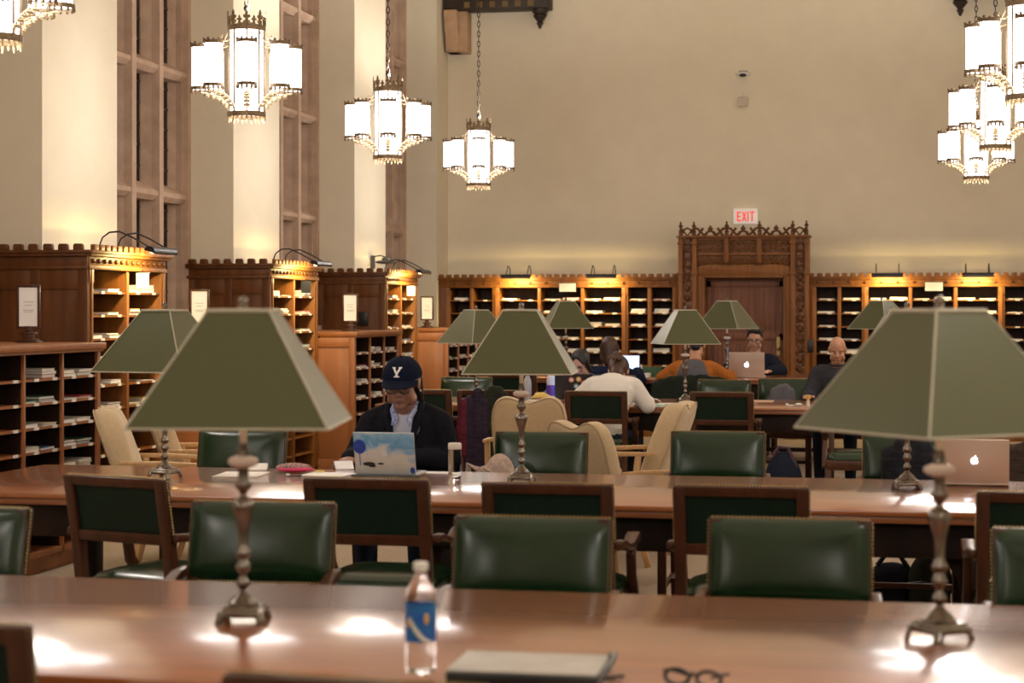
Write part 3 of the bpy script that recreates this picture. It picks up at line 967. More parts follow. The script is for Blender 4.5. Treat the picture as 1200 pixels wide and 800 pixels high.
# ------------------------------------------------------------------ lamps
def make_lamp():
    t = thing('table_lamp', '', 'table lamp', (0, 0, 0), 0, 'green pyramid table lamps')
    m = MB()
    m.square([(.016, .050), (.019, .053), (.027, .053), (.030, .048), (.035, .046), (.040, .041)])
    m.build('plinth', pewter, t, bevel=.0015)
    for sx in (-1, 1):
        for sy in (-1, 1):
            m = MB(Matrix.Rotation(math.atan2(sy, sx), 4, 'Z'))
            m.prism([(.052, .032), (.068, .032), (.076, .012), (.080, 0), (.067, 0), (.063, .012), (.058, .020), (.048, .020)], -.010, .010)
            m.build('foot', pewter, t, bevel=.002)
    m = MB()
    m.lathe([(.038, .040), (.044, .040), (.047, .034), (.053, .031), (.060, .024), (.067, .016), (.073, .012), (.076, .0085), (.080, .0085),
             (.084, .013), (.092, .018), (.100, .014), (.108, .009), (.118, .009), (.125, .016), (.134, .0195), (.143, .014), (.152, .0105), (.160, .018), (.170, .0195), (.178, .013), (.190, .011),
             (.215, .0125), (.235, .014), (.262, .022), (.278, .027), (.290, .0265), (.300, .018), (.305, .009), (.312, .008), (.318, .012), (.328, .0195), (.338, .021), (.346, .014),
             (.350, .0135), (.368, .0125), (.372, .014), (.402, .016), (.412, .014), (.424, .013), (.430, .010), (.436, .010)], 24)
    m.build('stem', pewter, t, smooth=True, auto=60)
    MB().lathe([(.374, .014), (.380, .030), (.386, .037), (.392, .037), (.398, .033), (.404, .018)], 24).build('drip_pan', pan_m, t, smooth=True, auto=60)
    MB().lathe([(.436, .0085), (.485, .010), (.495, .006)], 14).build('candle_sleeve', candle, t, smooth=True)
    MB().tube([(0, 0, .49), (0, 0, .772)], .004, 6).build('harp_rod', brass, t)
    b = .237; u = .074; z0, z1 = .483, .758
    m = MB(); sq = lambda r, z: [(-r, -r, z), (r, -r, z), (r, r, z), (-r, r, z)]
    m.add(sq(b, z0)+sq(u, z1)+sq(b-.003, z0)+sq(u-.003, z1), [(k, (k+1) % 4, 4+(k+1) % 4, 4+k) for k in range(4)] + [(k, 8+k, 8+(k+1) % 4, (k+1) % 4) for k in range(4)] + [(4+k, 4+(k+1) % 4, 12+(k+1) % 4, 12+k) for k in range(4)] + [(8+k, 12+k, 12+(k+1) % 4, 8+(k+1) % 4) for k in range(4)])
    sh = m.build('lamp_shade', shade_out, t)
    m = MB(); m.add(sq(b-.0045, z0+.002)+sq(u-.0045, z1-.002)+sq(b-.006, z0+.002)+sq(u-.006, z1-.002), [(k, (k+1) % 4, 4+(k+1) % 4, 4+k) for k in range(4)] + [(k, 8+k, 8+(k+1) % 4, (k+1) % 4) for k in range(4)] + [(4+k, 4+(k+1) % 4, 12+(k+1) % 4, 12+k) for k in range(4)] + [(8+k, 12+k, 12+(k+1) % 4, 8+(k+1) % 4) for k in range(4)])
    m.build('shade_lining', shade_in, sh)
    m = MB()
    for r, z, tr in ((b, z0, .003), (u, z1, .0055)):  # top trim thickened as part of the painted rim glow
        q = sq(r, z)
        for k in range(4): m.tube([q[k], q[(k+1) % 4]], tr, 6)
    for k in range(4): m.tube([sq(b, z0)[k], sq(u, z1)[k]], .0024, 6)
    m.build('piping', shade_trim, sh)
    m = MB(); m.tube([(-u, 0, z1-.006), (u, 0, z1-.006)], .0022, 6); m.tube([(0, -u, z1-.006), (0, u, z1-.006)], .0022, 6)
    m.build('shade_carrier', brass, t)
    MB().lathe([(.762, .004), (.766, .014), (.772, .010), (.778, .013), (.786, .012), (.794, .004)], 12).build('finial', pewter, t, smooth=True)
    m = MB()
    for s_ in (-1, 1):
        m.ell((s_*.05, 0, .62), (.016, .016, .024), 10, 8)
    m.build('bulb', bulb_m, t, smooth=True)
    m = MB()
    for s_ in (-1, 1):
        m.tube([(0, 0, .575), (s_*.05, 0, .575)], .005, 6); m.cyl((s_*.05, 0, .565), (s_*.05, 0, .60), .013, 10)
    m.build('socket', brass, t)
    return t
lamp0 = make_lamp()
LAMPS = [
 (285, 4.36, TZ, 10, 'large green pyramid lamp standing on the front table at left'),
 (1101, 4.45, TZ, 40, 'largest green pyramid lamp on the front table at right, corner towards the camera'),
 (193, 8.05, TZ, -11, 'pale-sided pyramid lamp on the second table, behind the large left lamp'),
 (611, 8.12, TZ, 6, 'olive pyramid lamp at the centre of the second table'),
 (1063, 8.15, TZ, 5, 'lamp on the second table whose shade hides behind the largest lamp'),
 (558, 15.35, TZ, -38, 'pale pyramid lamp half hidden behind the central lamp, left end of the third table'),
 (803, 15.35, TZ, 20, 'olive pyramid lamp on the third table before the orange sweater'),
 (663, 18.85, .85, 22, 'pale pyramid lamp on the farthest table, left of the carved door'),
 (852, 18.85, .85, -22, 'olive pyramid lamp on the farthest table, before the carved door'),
 (1033, 18.85, .85, -38, 'pale pyramid lamp on the farthest table behind the largest lamp'),
]
for i, (px, Y, z, rz, lab) in enumerate(LAMPS):
    loc = (xat(px, Y), Y, z+.0004)
    if i == 0:
        lamp0.location = loc; lamp0.rotation_euler = (0, 0, R(rz)); lamp0['label'] = lab
    else:
        dup(lamp0, loc, R(rz), lab, 'green pyramid table lamps')

# ------------------------------------------------------------------ green library armchairs (front = +y)
def make_chair():
    t = thing('library_chair', '', 'chair', (0, 0, 0), 0, 'green leather library chairs')
    # seat
    m = MB(); m.box((-.235, -.20, .41), (.235, .27, .480)); m.build('seat_rail', wood_chair, t, bevel=.008)
    rs = []
    for z, k in ((.478, 1.0), (.502, 1.0), (.518, .93), (.532, .75), (.538, .45), (.540, .1)):
        ring = []
        for i in range(32):
            a = 2*PI*i/32; c, s_ = math.cos(a), math.sin(a)
            e = .35
            x = .232*math.copysign(abs(c)**e, c)*k; y = .235*math.copysign(abs(s_)**e, s_)*k + .035
            ring.append((x, y, z))
        rs.append(ring)
    MB().rings(rs).build('seat', leather, t, smooth=True, auto=80)
    # rear posts, raked
    for sx in (-1, 1):
        x = sx*.215
        MB().beam([(x, -.27, 0), (x, -.225, .30), (x, -.215, .46), (x, -.235, .64), (x, -.285, .90)], .040, .042).build('leg', wood_chair, t, bevel=.004)
        x = sx*.222
        MB().beam([(x, .245, 0), (x, .245, .42)], .042, .042).build('leg', wood_chair, t, bevel=.004)
        # scrolled arm with curved support
        x = sx*.250
        a = MB().beam([(x, -.250, .685), (x, -.16, .680), (x, -.06, .656), (x, .04, .652), (x, .11, .668), (x, .16, .672), (x, .185, .652)], [.03, .036, .042, .046, .05, .05, .044], [.03, .03, .028, .028, .03, .034, .03]).build('arm', wood_chair, t, bevel=.006)
        MB().beam([(x, .12, .660), (x, .085, .61), (x, .10, .54), (x, .16, .47), (x, .19, .42)], .036, .036).build('arm_support', wood_chair, a, bevel=.006)
    # back frame: rails behind, leather in front
    def by(z): return -.235 + (-.285+.235)*(z-.64)/.26
    m = MB()
    m.add([(x, y, z) for x in (-.235, .235) for y, z in ((by(.865)-.018, .865), (by(.865)+.014, .865), (by(.902)+.014, .902), (by(.902)-.018, .902))], [(0,1,2,3), (7,6,5,4), (0,4,5,1), (1,5,6,2), (2,6,7,3), (3,7,4,0)])
    m.add([(x, y, z) for x in (-.235, .235) for y, z in ((by(.655)-.018, .655), (by(.655)+.014, .655), (by(.695)+.014, .695), (by(.695)-.018, .695))], [(0,1,2,3), (7,6,5,4), (0,4,5,1), (1,5,6,2), (2,6,7,3), (3,7,4,0)])
    for sx in (-1, 1):
        m.beam([(sx*.215, by(.66)-.002, .66), (sx*.215, by(.90)-.002, .90)], .044, .034)
    m.build('back_frame', wood_chair, t, bevel=.004)
    m = MB()
    m.add([(x, y, z) for x in (-.195, .195) for y, z in ((by(.69)-.006, .69), (by(.69)+.01, .69), (by(.87)+.01, .87), (by(.87)-.006, .87))], [(0,1,2,3), (7,6,5,4), (0,4,5,1), (1,5,6,2), (2,6,7,3), (3,7,4,0)])
    m.build('back_panel', leather_in, t)
    # padded front with pillowed face
    NX, NZ = 22, 12; vs = []; fs = []
    for j in range(NZ+1):
        for i in range(NX+1):
            u = -1 + 2*i/NX; v = -1 + 2*j/NZ
            z = .779 + v*.124; x = u*.238
            e = (1-abs(u)**6)*(1-abs(v)**6)
            mid = (1-abs(u)**2.2)*(1-abs(v)**2.2)
            y = by(z) + .016 + .020*e**.6 + .012*mid
            vs.append((x, y, z))
    n0 = len(vs)
    for j in range(NZ+1):
        for i in range(NX+1):
            u = -1 + 2*i/NX; v = -1 + 2*j/NZ; z = .779+v*.124
            vs.append((u*.238, by(z)+.010, z))
    W1 = NX+1
    for j in range(NZ):
        for i in range(NX):
            a = j*W1+i
            fs.append((a, a+W1, a+W1+1, a+1)); fs.append((n0+a, n0+a+1, n0+a+W1+1, n0+a+W1))
    for i in range(NX):
        fs.append((i, i+1, n0+i+1, n0+i)); a = NZ*W1+i; fs.append((a, n0+a, n0+a+1, a+1))
    for j in range(NZ):
        a = j*W1; fs.append((a, n0+a, n0+a+W1, a+W1)); a += NX; fs.append((a, a+W1, n0+a+W1, n0+a))
    pad = MB().add(vs, fs).build('back_cushion', leather, t, smooth=True, auto=50)
    m = MB()
    def nail(x, y, z): m.ell((x, y, z), (.0042, .0042, .0042), 6, 4)
    k = 0
    while k < 21:
        z = .664 + k*.0115
        for sx in (-1, 1): nail(sx*.239, by(z)+.004, z)
        k += 1
    k = 0
    while k < 40:
        x = -.228 + k*.0117
        nail(x, by(.656)+.020, .655); nail(x, by(.904)+.004, .905); k += 1
    m.build('nailheads', brass, pad)
    m = MB()
    for sx in (-1, 1): m.box((sx*.22-.012, -.22, .17), (sx*.22+.012, .23, .195))
    m.box((-.21, -.02, .17), (.21, .005, .195))
    m.build('stretcher', wood_chair, t, bevel=.003)
    return t
chair0 = make_chair()
G = 'green leather library chairs'
# (px centre of back, Y of back plane, facing: 0 away from camera / 180 towards it, label)
CH_ = [
 (-50, 5.40, 176, 'green padded chair cut off by the left edge, facing the camera at the front table'),
 (306, 5.72, 183, 'green padded chair facing the camera behind the large left lamp'),
 (623, 5.46, 180, 'green padded chair facing the camera, behind the blue-labelled water bottle'),
 (925, 5.56, 180, 'green padded chair facing the camera, just left of the largest lamp stem'),
 (1266, 5.45, 178, 'green chair cut off by the right edge, only its arm tips showing'),
 (142, 6.55, -17, 'turned wooden-backed chair at the left end of the second table'),
 (432, 6.66, 0, 'wooden-backed chair in front of the blue-patterned laptop'),
 (643, 6.60, 0, 'wooden-backed chair seen from behind, below the central lamp'),
 (869, 6.63, 0, 'wooden-backed chair seen from behind, right of centre at the second table'),
 (1228, 6.62, 0, 'wooden-backed chair cut by the right edge, before the gold laptop'),
 (283, 9.22, 180, 'green padded chair facing the camera, left of the person in the cap'),
 (466, 9.45, 180, 'chair the capped person is sitting on'),
 (634, 9.30, 180, 'green padded chair facing the camera behind the central lamp stem'),
 (841, 9.50, 180, 'green padded chair facing the camera, right of the side-on beige armchair'),
 (1068, 9.55, 180, 'chair with a dark jacket, behind the second table at right'),
 (495, 14.12, 0, 'wooden-backed chair at the third table, behind the capped person'),
 (572, 14.12, 0, 'chair at the third table draped with dark winter coats'),
 (699, 14.10, 0, 'wooden-backed chair the person in the white sweater sits on'),
 (846, 14.12, 0, 'empty wooden-backed chair at the third table, right of the beige armchair'),
 (1010, 13.7, 180, 'green chair with its seat towards the camera, below the largest lampshade'),
 (546, 16.75, 180, 'green chair facing the camera at the far side of the third table, left end'),
 (686, 16.85, 180, 'chair of the dark-haired person at the third table'),
 (848, 16.55, 172, 'green chair facing the camera beside the dark coat, third table'),
 (920, 16.9, 180, 'green chair back with a grey coat, left of the bald person'),
 (601, 17.75, 0, 'wooden-backed chair at the farthest table, under the central lamp'),
 (716, 17.55, 0, 'chair the person in the navy jacket sits on'),
 (812, 17.50, 0, 'chair under the dark coat, holding the person in orange sleeves'),
 (885, 20.3, 180, 'chair of the person with the gold laptop at the farthest table'),
 (992, 16.95, 180, 'chair the bald person sits on'),
 (-86, 3.44, 0, 'near chair back at the bottom left corner, mostly cut off'),
 (425, 3.05, -5, 'near chair back barely rising into the bottom edge'),
]
CHAIRS = {}
for i, (px, Yb, rz, lab) in enumerate(CH_):
    a = R(rz)
    Xb = xat(px, Yb)
    # back pad centre sits at local (0,-.25)
    lx_, ly_ = Xb - math.sin(a)*.25, Yb + math.cos(a)*.25
    if i == 0:
        chair0.location = (lx_, ly_, 0); chair0.rotation_euler = (0, 0, a); chair0['label'] = lab; o = chair0
    else:
        o = dup(chair0, (lx_, ly_, 0), a, lab, G)
    CHAIRS[px] = o

# ------------------------------------------------------------------ beige armchairs
def make_armchair():
    t = thing('beige_armchair', '', 'armchair', (0, 0, 0), 0, 'beige upholstered armchairs')
    # back: outline in x,z with a dip in the top, thick, raked
    out = []
    zb = .30
    ctl = [(-.215, zb), (-.232, .50), (-.242, .70), (-.240, .84), (-.215, .925), (-.165, .962), (-.11, .962), (-.05, .940), (0, .930), (.05, .940), (.11, .962), (.165, .962), (.215, .925), (.240, .84), (.242, .70), (.232, .50), (.215, zb)]
    pts = []
    for i in range(len(ctl)-1):
        p0, p1, p2, p3 = ctl[max(i-1, 0)], ctl[i], ctl[i+1], ctl[min(i+2, len(ctl)-1)]
        for q in range(3):
            u = q/3
            pts.append(tuple(.5*((2*p1[k]) + (-p0[k]+p2[k])*u + (2*p0[k]-5*p1[k]+4*p2[k]-p3[k])*u*u + (-p0[k]+3*p1[k]-3*p2[k]+p3[k])*u**3) for k in (0, 1)))
    pts.append(ctl[-1])
    def yk(z): return -.20 - (z-.30)*.36
    rs = []
    for off, k in ((-.072, .55), (-.070, .86), (-.062, .94), (-.045, .985), (-.02, 1), (.02, 1), (.045, .985), (.062, .94), (.070, .86), (.072, .55)):
        ring = []
        for x, z in pts:
            z2 = .62 + (z-.62)*k
            ring.append((x*k, yk(z2)+off, z2))
        rs.append(ring)
    MB().rings(rs).build('backrest', cream_up, t, smooth=True, auto=75)
    m = MB(); q = [(x*.975, yk(z)-.055, .62+(z-.62)*.975) for x, z in pts]; m.tube(q, .0045, 6)
    m.build('welting', mat('cream_welt', (.52, .39, .24), rough=.8), t, smooth=True)
    MB().box((-.26, -.20, .27), (.26, .32, .43)).build('seat_cushion', cream_up, t, bevel=.035, seg=4)
    for sx in (-1, 1):
        x = sx*.30
        a = MB().beam([(x, -.34, .67), (x, -.10, .665), (x, .15, .65), (x, .30, .635), (x, .34, .62)], [.03, .045, .05, .05, .045], [.024, .026, .026, .026, .02]).build('arm', wood_light, t, bevel=.006)
        MB().beam([(x, .27, .63), (x, .25, .40), (x, .30, .0)], .034, .036).build('leg', wood_light, t, bevel=.004)
        MB().beam([(x, -.24, .66), (x, -.20, .35), (x, -.30, .0)], .034, .036).build('leg', wood_light, t, bevel=.004)
        MB().box((x-.012, -.20, .27), (x+.012, .27, .32)).build('side_rail', wood_light, t)
    m = MB(); m.box((-.30, .24, .25), (.30, .265, .29)); m.box((-.30, -.22, .25), (.30, -.195, .29)); m.build('cross_rail', wood_light, t)
    return t
ac0 = make_armchair()
AG = 'beige upholstered armchairs'
for i, (px, Y, rz, lab) in enumerate([
  (216, 10.15, -72, 'beige armchair nearest the left cabinets, seen side-on'),
  (262, 11.05, -66, 'beige armchair behind the left lamps, second from the cabinets'),
  (630, 12.25, 3, 'beige armchair with its back to the camera, behind the central lamp stem'),
  (728, 10.35, -28, 'turned beige armchair with a dipped top, left of the side-on one'),
  (717, 11.35, 84, 'beige armchair seen side-on facing left, right of the turned one')]):
    X = xat(px, Y)
    if i == 0:
        ac0.location = (X, Y, 0); ac0.rotation_euler = (0, 0, R(rz)); ac0['label'] = lab
    else:
        o = dup(ac0, (X, Y, 0), R(rz), lab, AG)
        if i == 3: o.scale = (.80, .92, .955)

# ------------------------------------------------------------------ things on the tables
def bottle_on(name, label, px, Y, z, parts, cat='bottle'):
    t = thing(name, label, cat, (xat(px, Y), Y, z+.0005))
    for nm, m_, sm in parts: m_.build(nm, sm, t, smooth=True, auto=50)
    return t
# front water bottle
x, y = onz(493, 787, TZ)
t = thing('water_bottle', 'clear plastic water bottle with a blue label on the front table', 'bottle', (x, y, TZ+.0005))
MB().lathe([(0, .026), (.004, .031), (.010, .0325), (.03, .0325), (.035, .031), (.04, .0325), (.06, .0325), (.065, .0315), (.145, .0315), (.15, .0325), (.165, .032), (.18, .026), (.195, .017), (.203, .0125), (.216, .012)], 28).build('bottle_body', clear, t, smooth=True, auto=60)
MB().lathe([(.212, .0145), (.214, .0155), (.228, .0155), (.230, .014)], 20).build('cap', white_pl, t, smooth=True)
MB().lathe([(.066, .0322), (.066, .0330), (.144, .0330), (.144, .0322)], 32, cap=False).build('bottle_label', None or mat('label_blue', (.02, .07, .42), (.01, .20, .42), 30, (1, 1, 1), rough=.35), t, smooth=True)
m = MB(); pts = []
def onlab(a, z, r=.0333): return (r*math.cos(a), r*math.sin(a), z)
for i in range(10):
    u = i/9; pts.append(onlab(-PI/2-.55+1.5*u, .118-.05*math.sin(u*PI*.55)))
m.tube(pts, [.002, .003, .004, .005, .005, .005, .0045, .004, .003, .002], 6)
m.build('label_swirl', mat('label_cream', (.75, .72, .62), rough=.4), t)
m = MB()
for a, z, r_ in ((-.95, .115, .009), (-2.2, .105, .007)):
    p = onlab(a, z, .0326); MB().ell(p, (r_*.6, r_*.6, r_*1.4), 10, 8).build('label_dot', mat('label_orange', (.75, .45, .12), rough=.4), t, smooth=True)

# zip binder at the front edge
x0, y0 = onz(616, 782, TZ+.03)
t = thing('binder', 'pale grey folder with a black spine on the front table edge', 'folder', (x0, 3.80, TZ+.0005), R(1))
m = MB(); m.box((-.155, -.10, .0), (.155, .13, .026)); m.build('binder_body', black_pl, t, bevel=.004)
m = MB(); m.box((-.157, -.09, .0262), (.152, .13, .030)); m.build('cover', mat('folder_grey', (.55, .52, .48), rough=.5), t, bevel=.0015)
m = MB()
m.tube([(.150, -.08, .010), (.165, -.02, .03), (.170, .04, .036), (.165, .10, .038), (.152, .128, .03)], .006, 8)
m.build('elastic_band', greymetal, t, smooth=True)
MB().tube([(.16, -.04, .012), (.185, -.02, .014), (.195, .0, .012), (.185, .02, .008)], .004, 6).build('strap_loop', black_pl, t, smooth=True)
# dark glasses
x0, y0 = onz(812, 806, TZ)
t = thing('eyeglasses', 'folded black eyeglasses at the bottom edge of the front table', 'glasses', (x0, max(y0, 3.70), TZ+.0005), R(-14))
m = MB()
for s_ in (-1, 1):
    m.tube([(s_*.034+.026*math.cos(2*PI*k/14), 0, .020+.016*math.sin(2*PI*k/14)) for k in range(14)], .0042, 6, closed=True)
    m.tube([(s_*.062, .002, .030), (s_*.064, .03, .028), (s_*.02, .055, .012)] , .0035, 6)
m.tube([(-.010, 0, .026), (0, 0, .030), (.010, 0, .026)], .003, 6)
m.build('frame', black_pl, t, smooth=True)
m = MB()
for s_ in (-1, 1): m.lathe([(-.001, .024), (.001, .024)], 14, (0, 0, 0)) if False else m.prism([(s_*.034+.024*math.cos(2*PI*k/14), .022+.017*math.sin(2*PI*k/14)) for k in range(14)], -.001, .001)
m.build('lenses', clear, t)

def apple(m, s, y0, y1, cx=0, cz=0):
    pts = []
    prof = [(0, .34), (.12, .40), (.28, .42), (.42, .34), (.40, .30), (.33, .18), (.33, .02), (.42, -.10), (.46, -.13), (.38, -.30), (.26, -.45), (.14, -.46), (0, -.42), (-.14, -.46), (-.26, -.45), (-.38, -.30), (-.46, -.10), (-.46, .12), (-.38, .30), (-.26, .41), (-.12, .40)]
    m.prism([(cx+u*s, cz+v*s) for u, v in prof], y0, y1)
    m.prism([(cx+u*s, cz+v*s) for u, v in [(0, .46), (.02, .60), (.14, .72), (.20, .74), (.18, .60), (.10, .50)]], y0, y1)

def laptop(label, x, y, z, rz, w, h, open_deg, lid_mats, logo=None, screen=None):
    """local: base in front (+y towards the user), lid's outer face towards -y"""
    t = thing('laptop', label, 'laptop', (x, y, z+.0005), rz)
    MB().box((-w/2, .0, .004), (w/2, h*.98, .016)).build('base', lid_mats[0], t, bevel=.003)
    MB().box((-w/2+.02, h*.25, .016), (w/2-.02, h*.75, .0175)).build('keyboard', black_pl, t)
    a = R(open_deg)
    M = Matrix.Translation((0, .004, .014)) @ Matrix.Rotation(a, 4, 'X')
    lid = MB(M).box((-w/2, -.0065, 0), (w/2, 0, h)).build('lid', lid_mats[0], t, bevel=.003, seg=3)
    s_ = MB(M).box((-w/2+.008, .0, .012), (w/2-.008, .0012, h-.008)).build('screen', screen or screen_m, lid)
    return t, lid, M
# blue-art laptop
x0 = xat(455, 8.30)
t, lid, M = laptop('open laptop with blue and white painted lid before the person in the cap', x0, 8.26, TZ, R(0), .285, .198, 14, [mat('laptop_pale', (.62, .63, .65), rough=.35)])
m, nt, b = new_mat('lid_art')
v = coords(nt); n1 = noise(nt, v, 9, 5, .6, 1.0); sep = nt.nodes.new('ShaderNodeSeparateXYZ'); lk(nt, v, sep.inputs[0])
add = nt.nodes.new('ShaderNodeMath'); add.operation = 'MULTIPLY_ADD'; lk(nt, sep.outputs['Z'], add.inputs[0]); add.inputs[1].default_value = 3.4; lk(nt, n1, add.inputs[2])
sb = nt.nodes.new('ShaderNodeMath'); sb.operation = 'SUBTRACT'; lk(nt, add.outputs[0], sb.inputs[0]); sb.inputs[1].default_value = .37
lk(nt, ramp(nt, sb.outputs[0], [(.15, (.55, .55, .52)), (.42, (.62, .62, .60)), (.55, (.30, .48, .66)), (.66, (.10, .32, .58)), (.80, (.25, .45, .65)), (.95, (.5, .58, .66))]), b.inputs['Base Color'])
b.inputs['Roughness'].default_value = .3
MB(M).box((-.141, -.0078, .003), (.141, -.0066, .195)).build('painted_skin', m, lid, bevel=.0006)
m = MB(M); tb = mat('tree_blue', (.02, .08, .50), (.01, .04, .3), 60, rough=.4); m.ell((-.115, -.0078, .130), (.030, .0012, .034), 18, 8); m.box((-.118, -.0085, .04), (-.114, -.0075, .10)); m.build('painted_tree', tb, lid); MB(M).ell((.128, -.0078, .02), (.012, .0012, .016), 10, 6).build('painted_flower', tb, lid)
m = MB(M)
for xx, zz, a_, c_ in ((-.075, .048, .03, .010), (-.06, .038, .018, .006), (-.02, .050, .015, .005)):
    m.ell((xx, -.0078, zz), (a_, .0010, c_), 12, 6)
m.build('painted_hull', black_pl, lid)
m = MB(M); apple(m, .030, -.0084, -.0078, 0, .10); m.build('logo', mat('logo_pale', (.7, .74, .8), rough=.3), lid)
# dark stand under it
tag(MB().box((x0-.155, 8.22, TZ+.0005), (x0+.16, 8.26, TZ+.012)).build('laptop_stand', mat('stand_grey', (.06, .07, .09), rough=.5), bevel=.003), 'dark grey mat edge in front of the painted laptop', 'mat')
# gold laptop right
x0 = xat(1141, 8.42)
t, lid, M = laptop('open gold laptop with a lit logo on the second table, far right', x0, 8.34, TZ, R(-2), .29, .195, 12, [alu])
m = MB(M); apple(m, .032, -.0082, -.0066, 0, .10); m.build('logo', glow, lid)
# clear bottle by cap person
x0 = xat(533, 8.25)
bottle_on('water_bottle', 'clear water bottle with a white lid beside the painted laptop', 533, 8.22, TZ, [
  ('bottle_body', MB().lathe([(0, .026), (.003, .029), (.02, .030), (.12, .030), (.135, .028)], 24), clear),
  ('cap', MB().lathe([(.134, .0285), (.136, .030), (.158, .030), (.162, .026)], 24), white_pl)])
def sheet(label, px, py, w_, d_, rz, fold=0, z=TZ, name='paper_sheet', mt=None, th=.002, cat='paper'):
    x, y = onz(px, py, z)
    m = MB()
    if fold:
        m.add([(-w_/2, -d_/2, 0), (w_/2, -d_/2, 0), (w_/2, 0, fold), (-w_/2, 0, fold), (-w_/2, d_/2, 0), (w_/2, d_/2, 0), (-w_/2, -d_/2, .002), (w_/2, -d_/2, .002), (w_/2, 0, fold+.002), (-w_/2, 0, fold+.002), (-w_/2, d_/2, .002), (w_/2, d_/2, .002)],
              [(0,1,2,3), (3,2,5,4), (9,8,7,6), (10,11,8,9), (0,6,7,1), (4,5,11,10), (0,3,9,6), (3,4,10,9), (1,7,8,2), (2,8,11,5)])
    else: m.box((-w_/2, -d_/2, 0), (w_/2, d_/2, th))
    o = m.build(name, mt or paper); o.location = (x, y, z+.0006); o.rotation_euler = (0, 0, R(rz))
    return tag(o, label, cat)
sheet('flat white paper on the second table behind the large left lamp stem', 283, 556, .21, .26, 5)
sheet('folded white paper standing up behind the large left lamp stem', 298, 550, .13, .08, 12, .028)
sheet('white paper with a yellow mark, left of the painted laptop', 384, 556, .21, .20, -6)
sheet('crumpled white paper propped against the painted laptop', 402, 549, .09, .08, 30, .035)
sheet('white paper right of the painted laptop, under the clear bottle', 512, 554, .20, .10, 0)
x0, y0 = onz(344, 553, TZ)
t = thing('pencil_case', 'pink and grey patterned soft pencil case on the second table', 'pencil case', (x0, y0, TZ+.0005), R(10))
MB().ell((0, 0, .022), (.085, .045, .021), 18, 10).build('case_body', mat('tweed_pink', (.55, .30, .28), (.10, .08, .09), 130, rough=.9, lo=.42, hi=.58), t, smooth=True)
MB().ell((.01, -.02, .013), (.09, .042, .012), 18, 10).build('case_lining', mat('case_pink', (.55, .03, .12), rough=.7), t, smooth=True)
x0, y0 = onz(346, 558, TZ)
t = thing('keys', 'small bunch of dark keys beside the pencil case', 'keys', (x0, y0, TZ+.0005))
MB().box((-.03, -.006, 0), (.01, .006, .004)).ell((.02, 0, .004), (.014, .01, .004)).build('key', darkmetal, t); MB().ell((-.035, 0, .006), (.012, .010, .006)).build('fob', white_pl, t, smooth=True)
x0, y0 = onz(390, 553, TZ)
m = MB().box((-.02, -.008, 0), (.02, .008, .008)); o = m.build('highlighter', mat('yellow_marker', (.75, .60, .10), rough=.5), bevel=.003); o.location = (xat(385, 8.62-.08), 8.40, TZ+.003); tag(o, 'yellow eraser lying on the papers left of the painted laptop', 'eraser')
# beige handbag behind second table
Y = 8.98
t = thing('handbag', 'beige patterned soft handbag behind the second table, right of the clear bottle', 'bag', (xat(574, Y), Y, .53))
bagm = mat('bag_beige', (.48, .36, .29), (.36, .26, .21), 45, rough=.8, bumpy=.3, bdist=.004, lo=.4, hi=.6)
m = MB()
m.ell((.05, 0, .14), (.085, .07, .15), 18, 12); m.ell((-.02, .01, .10), (.09, .07, .13), 16, 10)
m.blob('bag_body', bagm, t, .008, 3)
m = MB(); m.tube([(-.115, -.01, .12), (-.10, -.03, .235), (-.05, -.04, .215), (-.02, -.045, .15), (.0, -.045, .09)], .014, 8); m.tube([(-.02, -.05, .22), (.02, -.055, .20), (.03, -.06, .12)], .009, 8)
m.build('strap', mat('strap_tan', (.45, .33, .26), rough=.7), t, smooth=True)

# third table
def onY(px, Y, z): return (xat(px, Y), Y, z)
bottle_on('steel_bottle', 'grey bottle on the third table, partly behind the central lamp sleeve', 618, 15.75, TZ, [('bottle_body', MB().lathe([(0, .036), (.13, .038), (.16, .032), (.185, .020), (.20, .018)], 20), mat('bottle_grey', (.4, .42, .42), rough=.3)), ('cap', MB().lathe([(.20, .020), (.225, .020)], 16), greymetal)])
bottle_on('sports_bottle', 'clear bottle with a purple band and black cap on the third table', 646, 15.75, TZ, [('bottle_body', MB().lathe([(0, .038), (.17, .040), (.195, .034), (.205, .024)], 20), mat('frosted', (.6, .6, .66), rough=.3)), ('bottle_label', MB().lathe([(.03, .041), (.12, .0415)], 20), mat('label_purple', (.12, .04, .35), rough=.4)), ('cap', MB().lathe([(.205, .022), (.23, .020)], 16), black_pl)])
x0, y0, _ = onY(634, 15.6, 0)
t = thing('banana_bunch', 'small bunch of bananas on white paper, third table', 'bananas', (x0, y0, TZ+.0005), R(10))
for k in range(3):
    m = MB(); m.tube([(-.085+.010*k, -.02+.02*k, .018), (-.04, -.035+.024*k, .034+.006*k), (.02, -.03+.024*k, .036+.006*k), (.075, -.005+.016*k, .022), (.09, .01+.01*k, .020)], [.006, .016, .018, .013, .005], 8); m.build('banana', mat('banana_yellow', (.72, .52, .13), (.6, .4, .1), 30, rough=.5), t, smooth=True)
sheet('white paper under the bananas on the third table', 637, 469, .28, .2, 4)
t, lid, M = laptop('black laptop covered in round stickers facing the dark-haired person', xat(674, 15.66), 15.60, TZ, R(8), .32, .215, 14, [mat('laptop_black', (.02, .02, .025), rough=.4)])
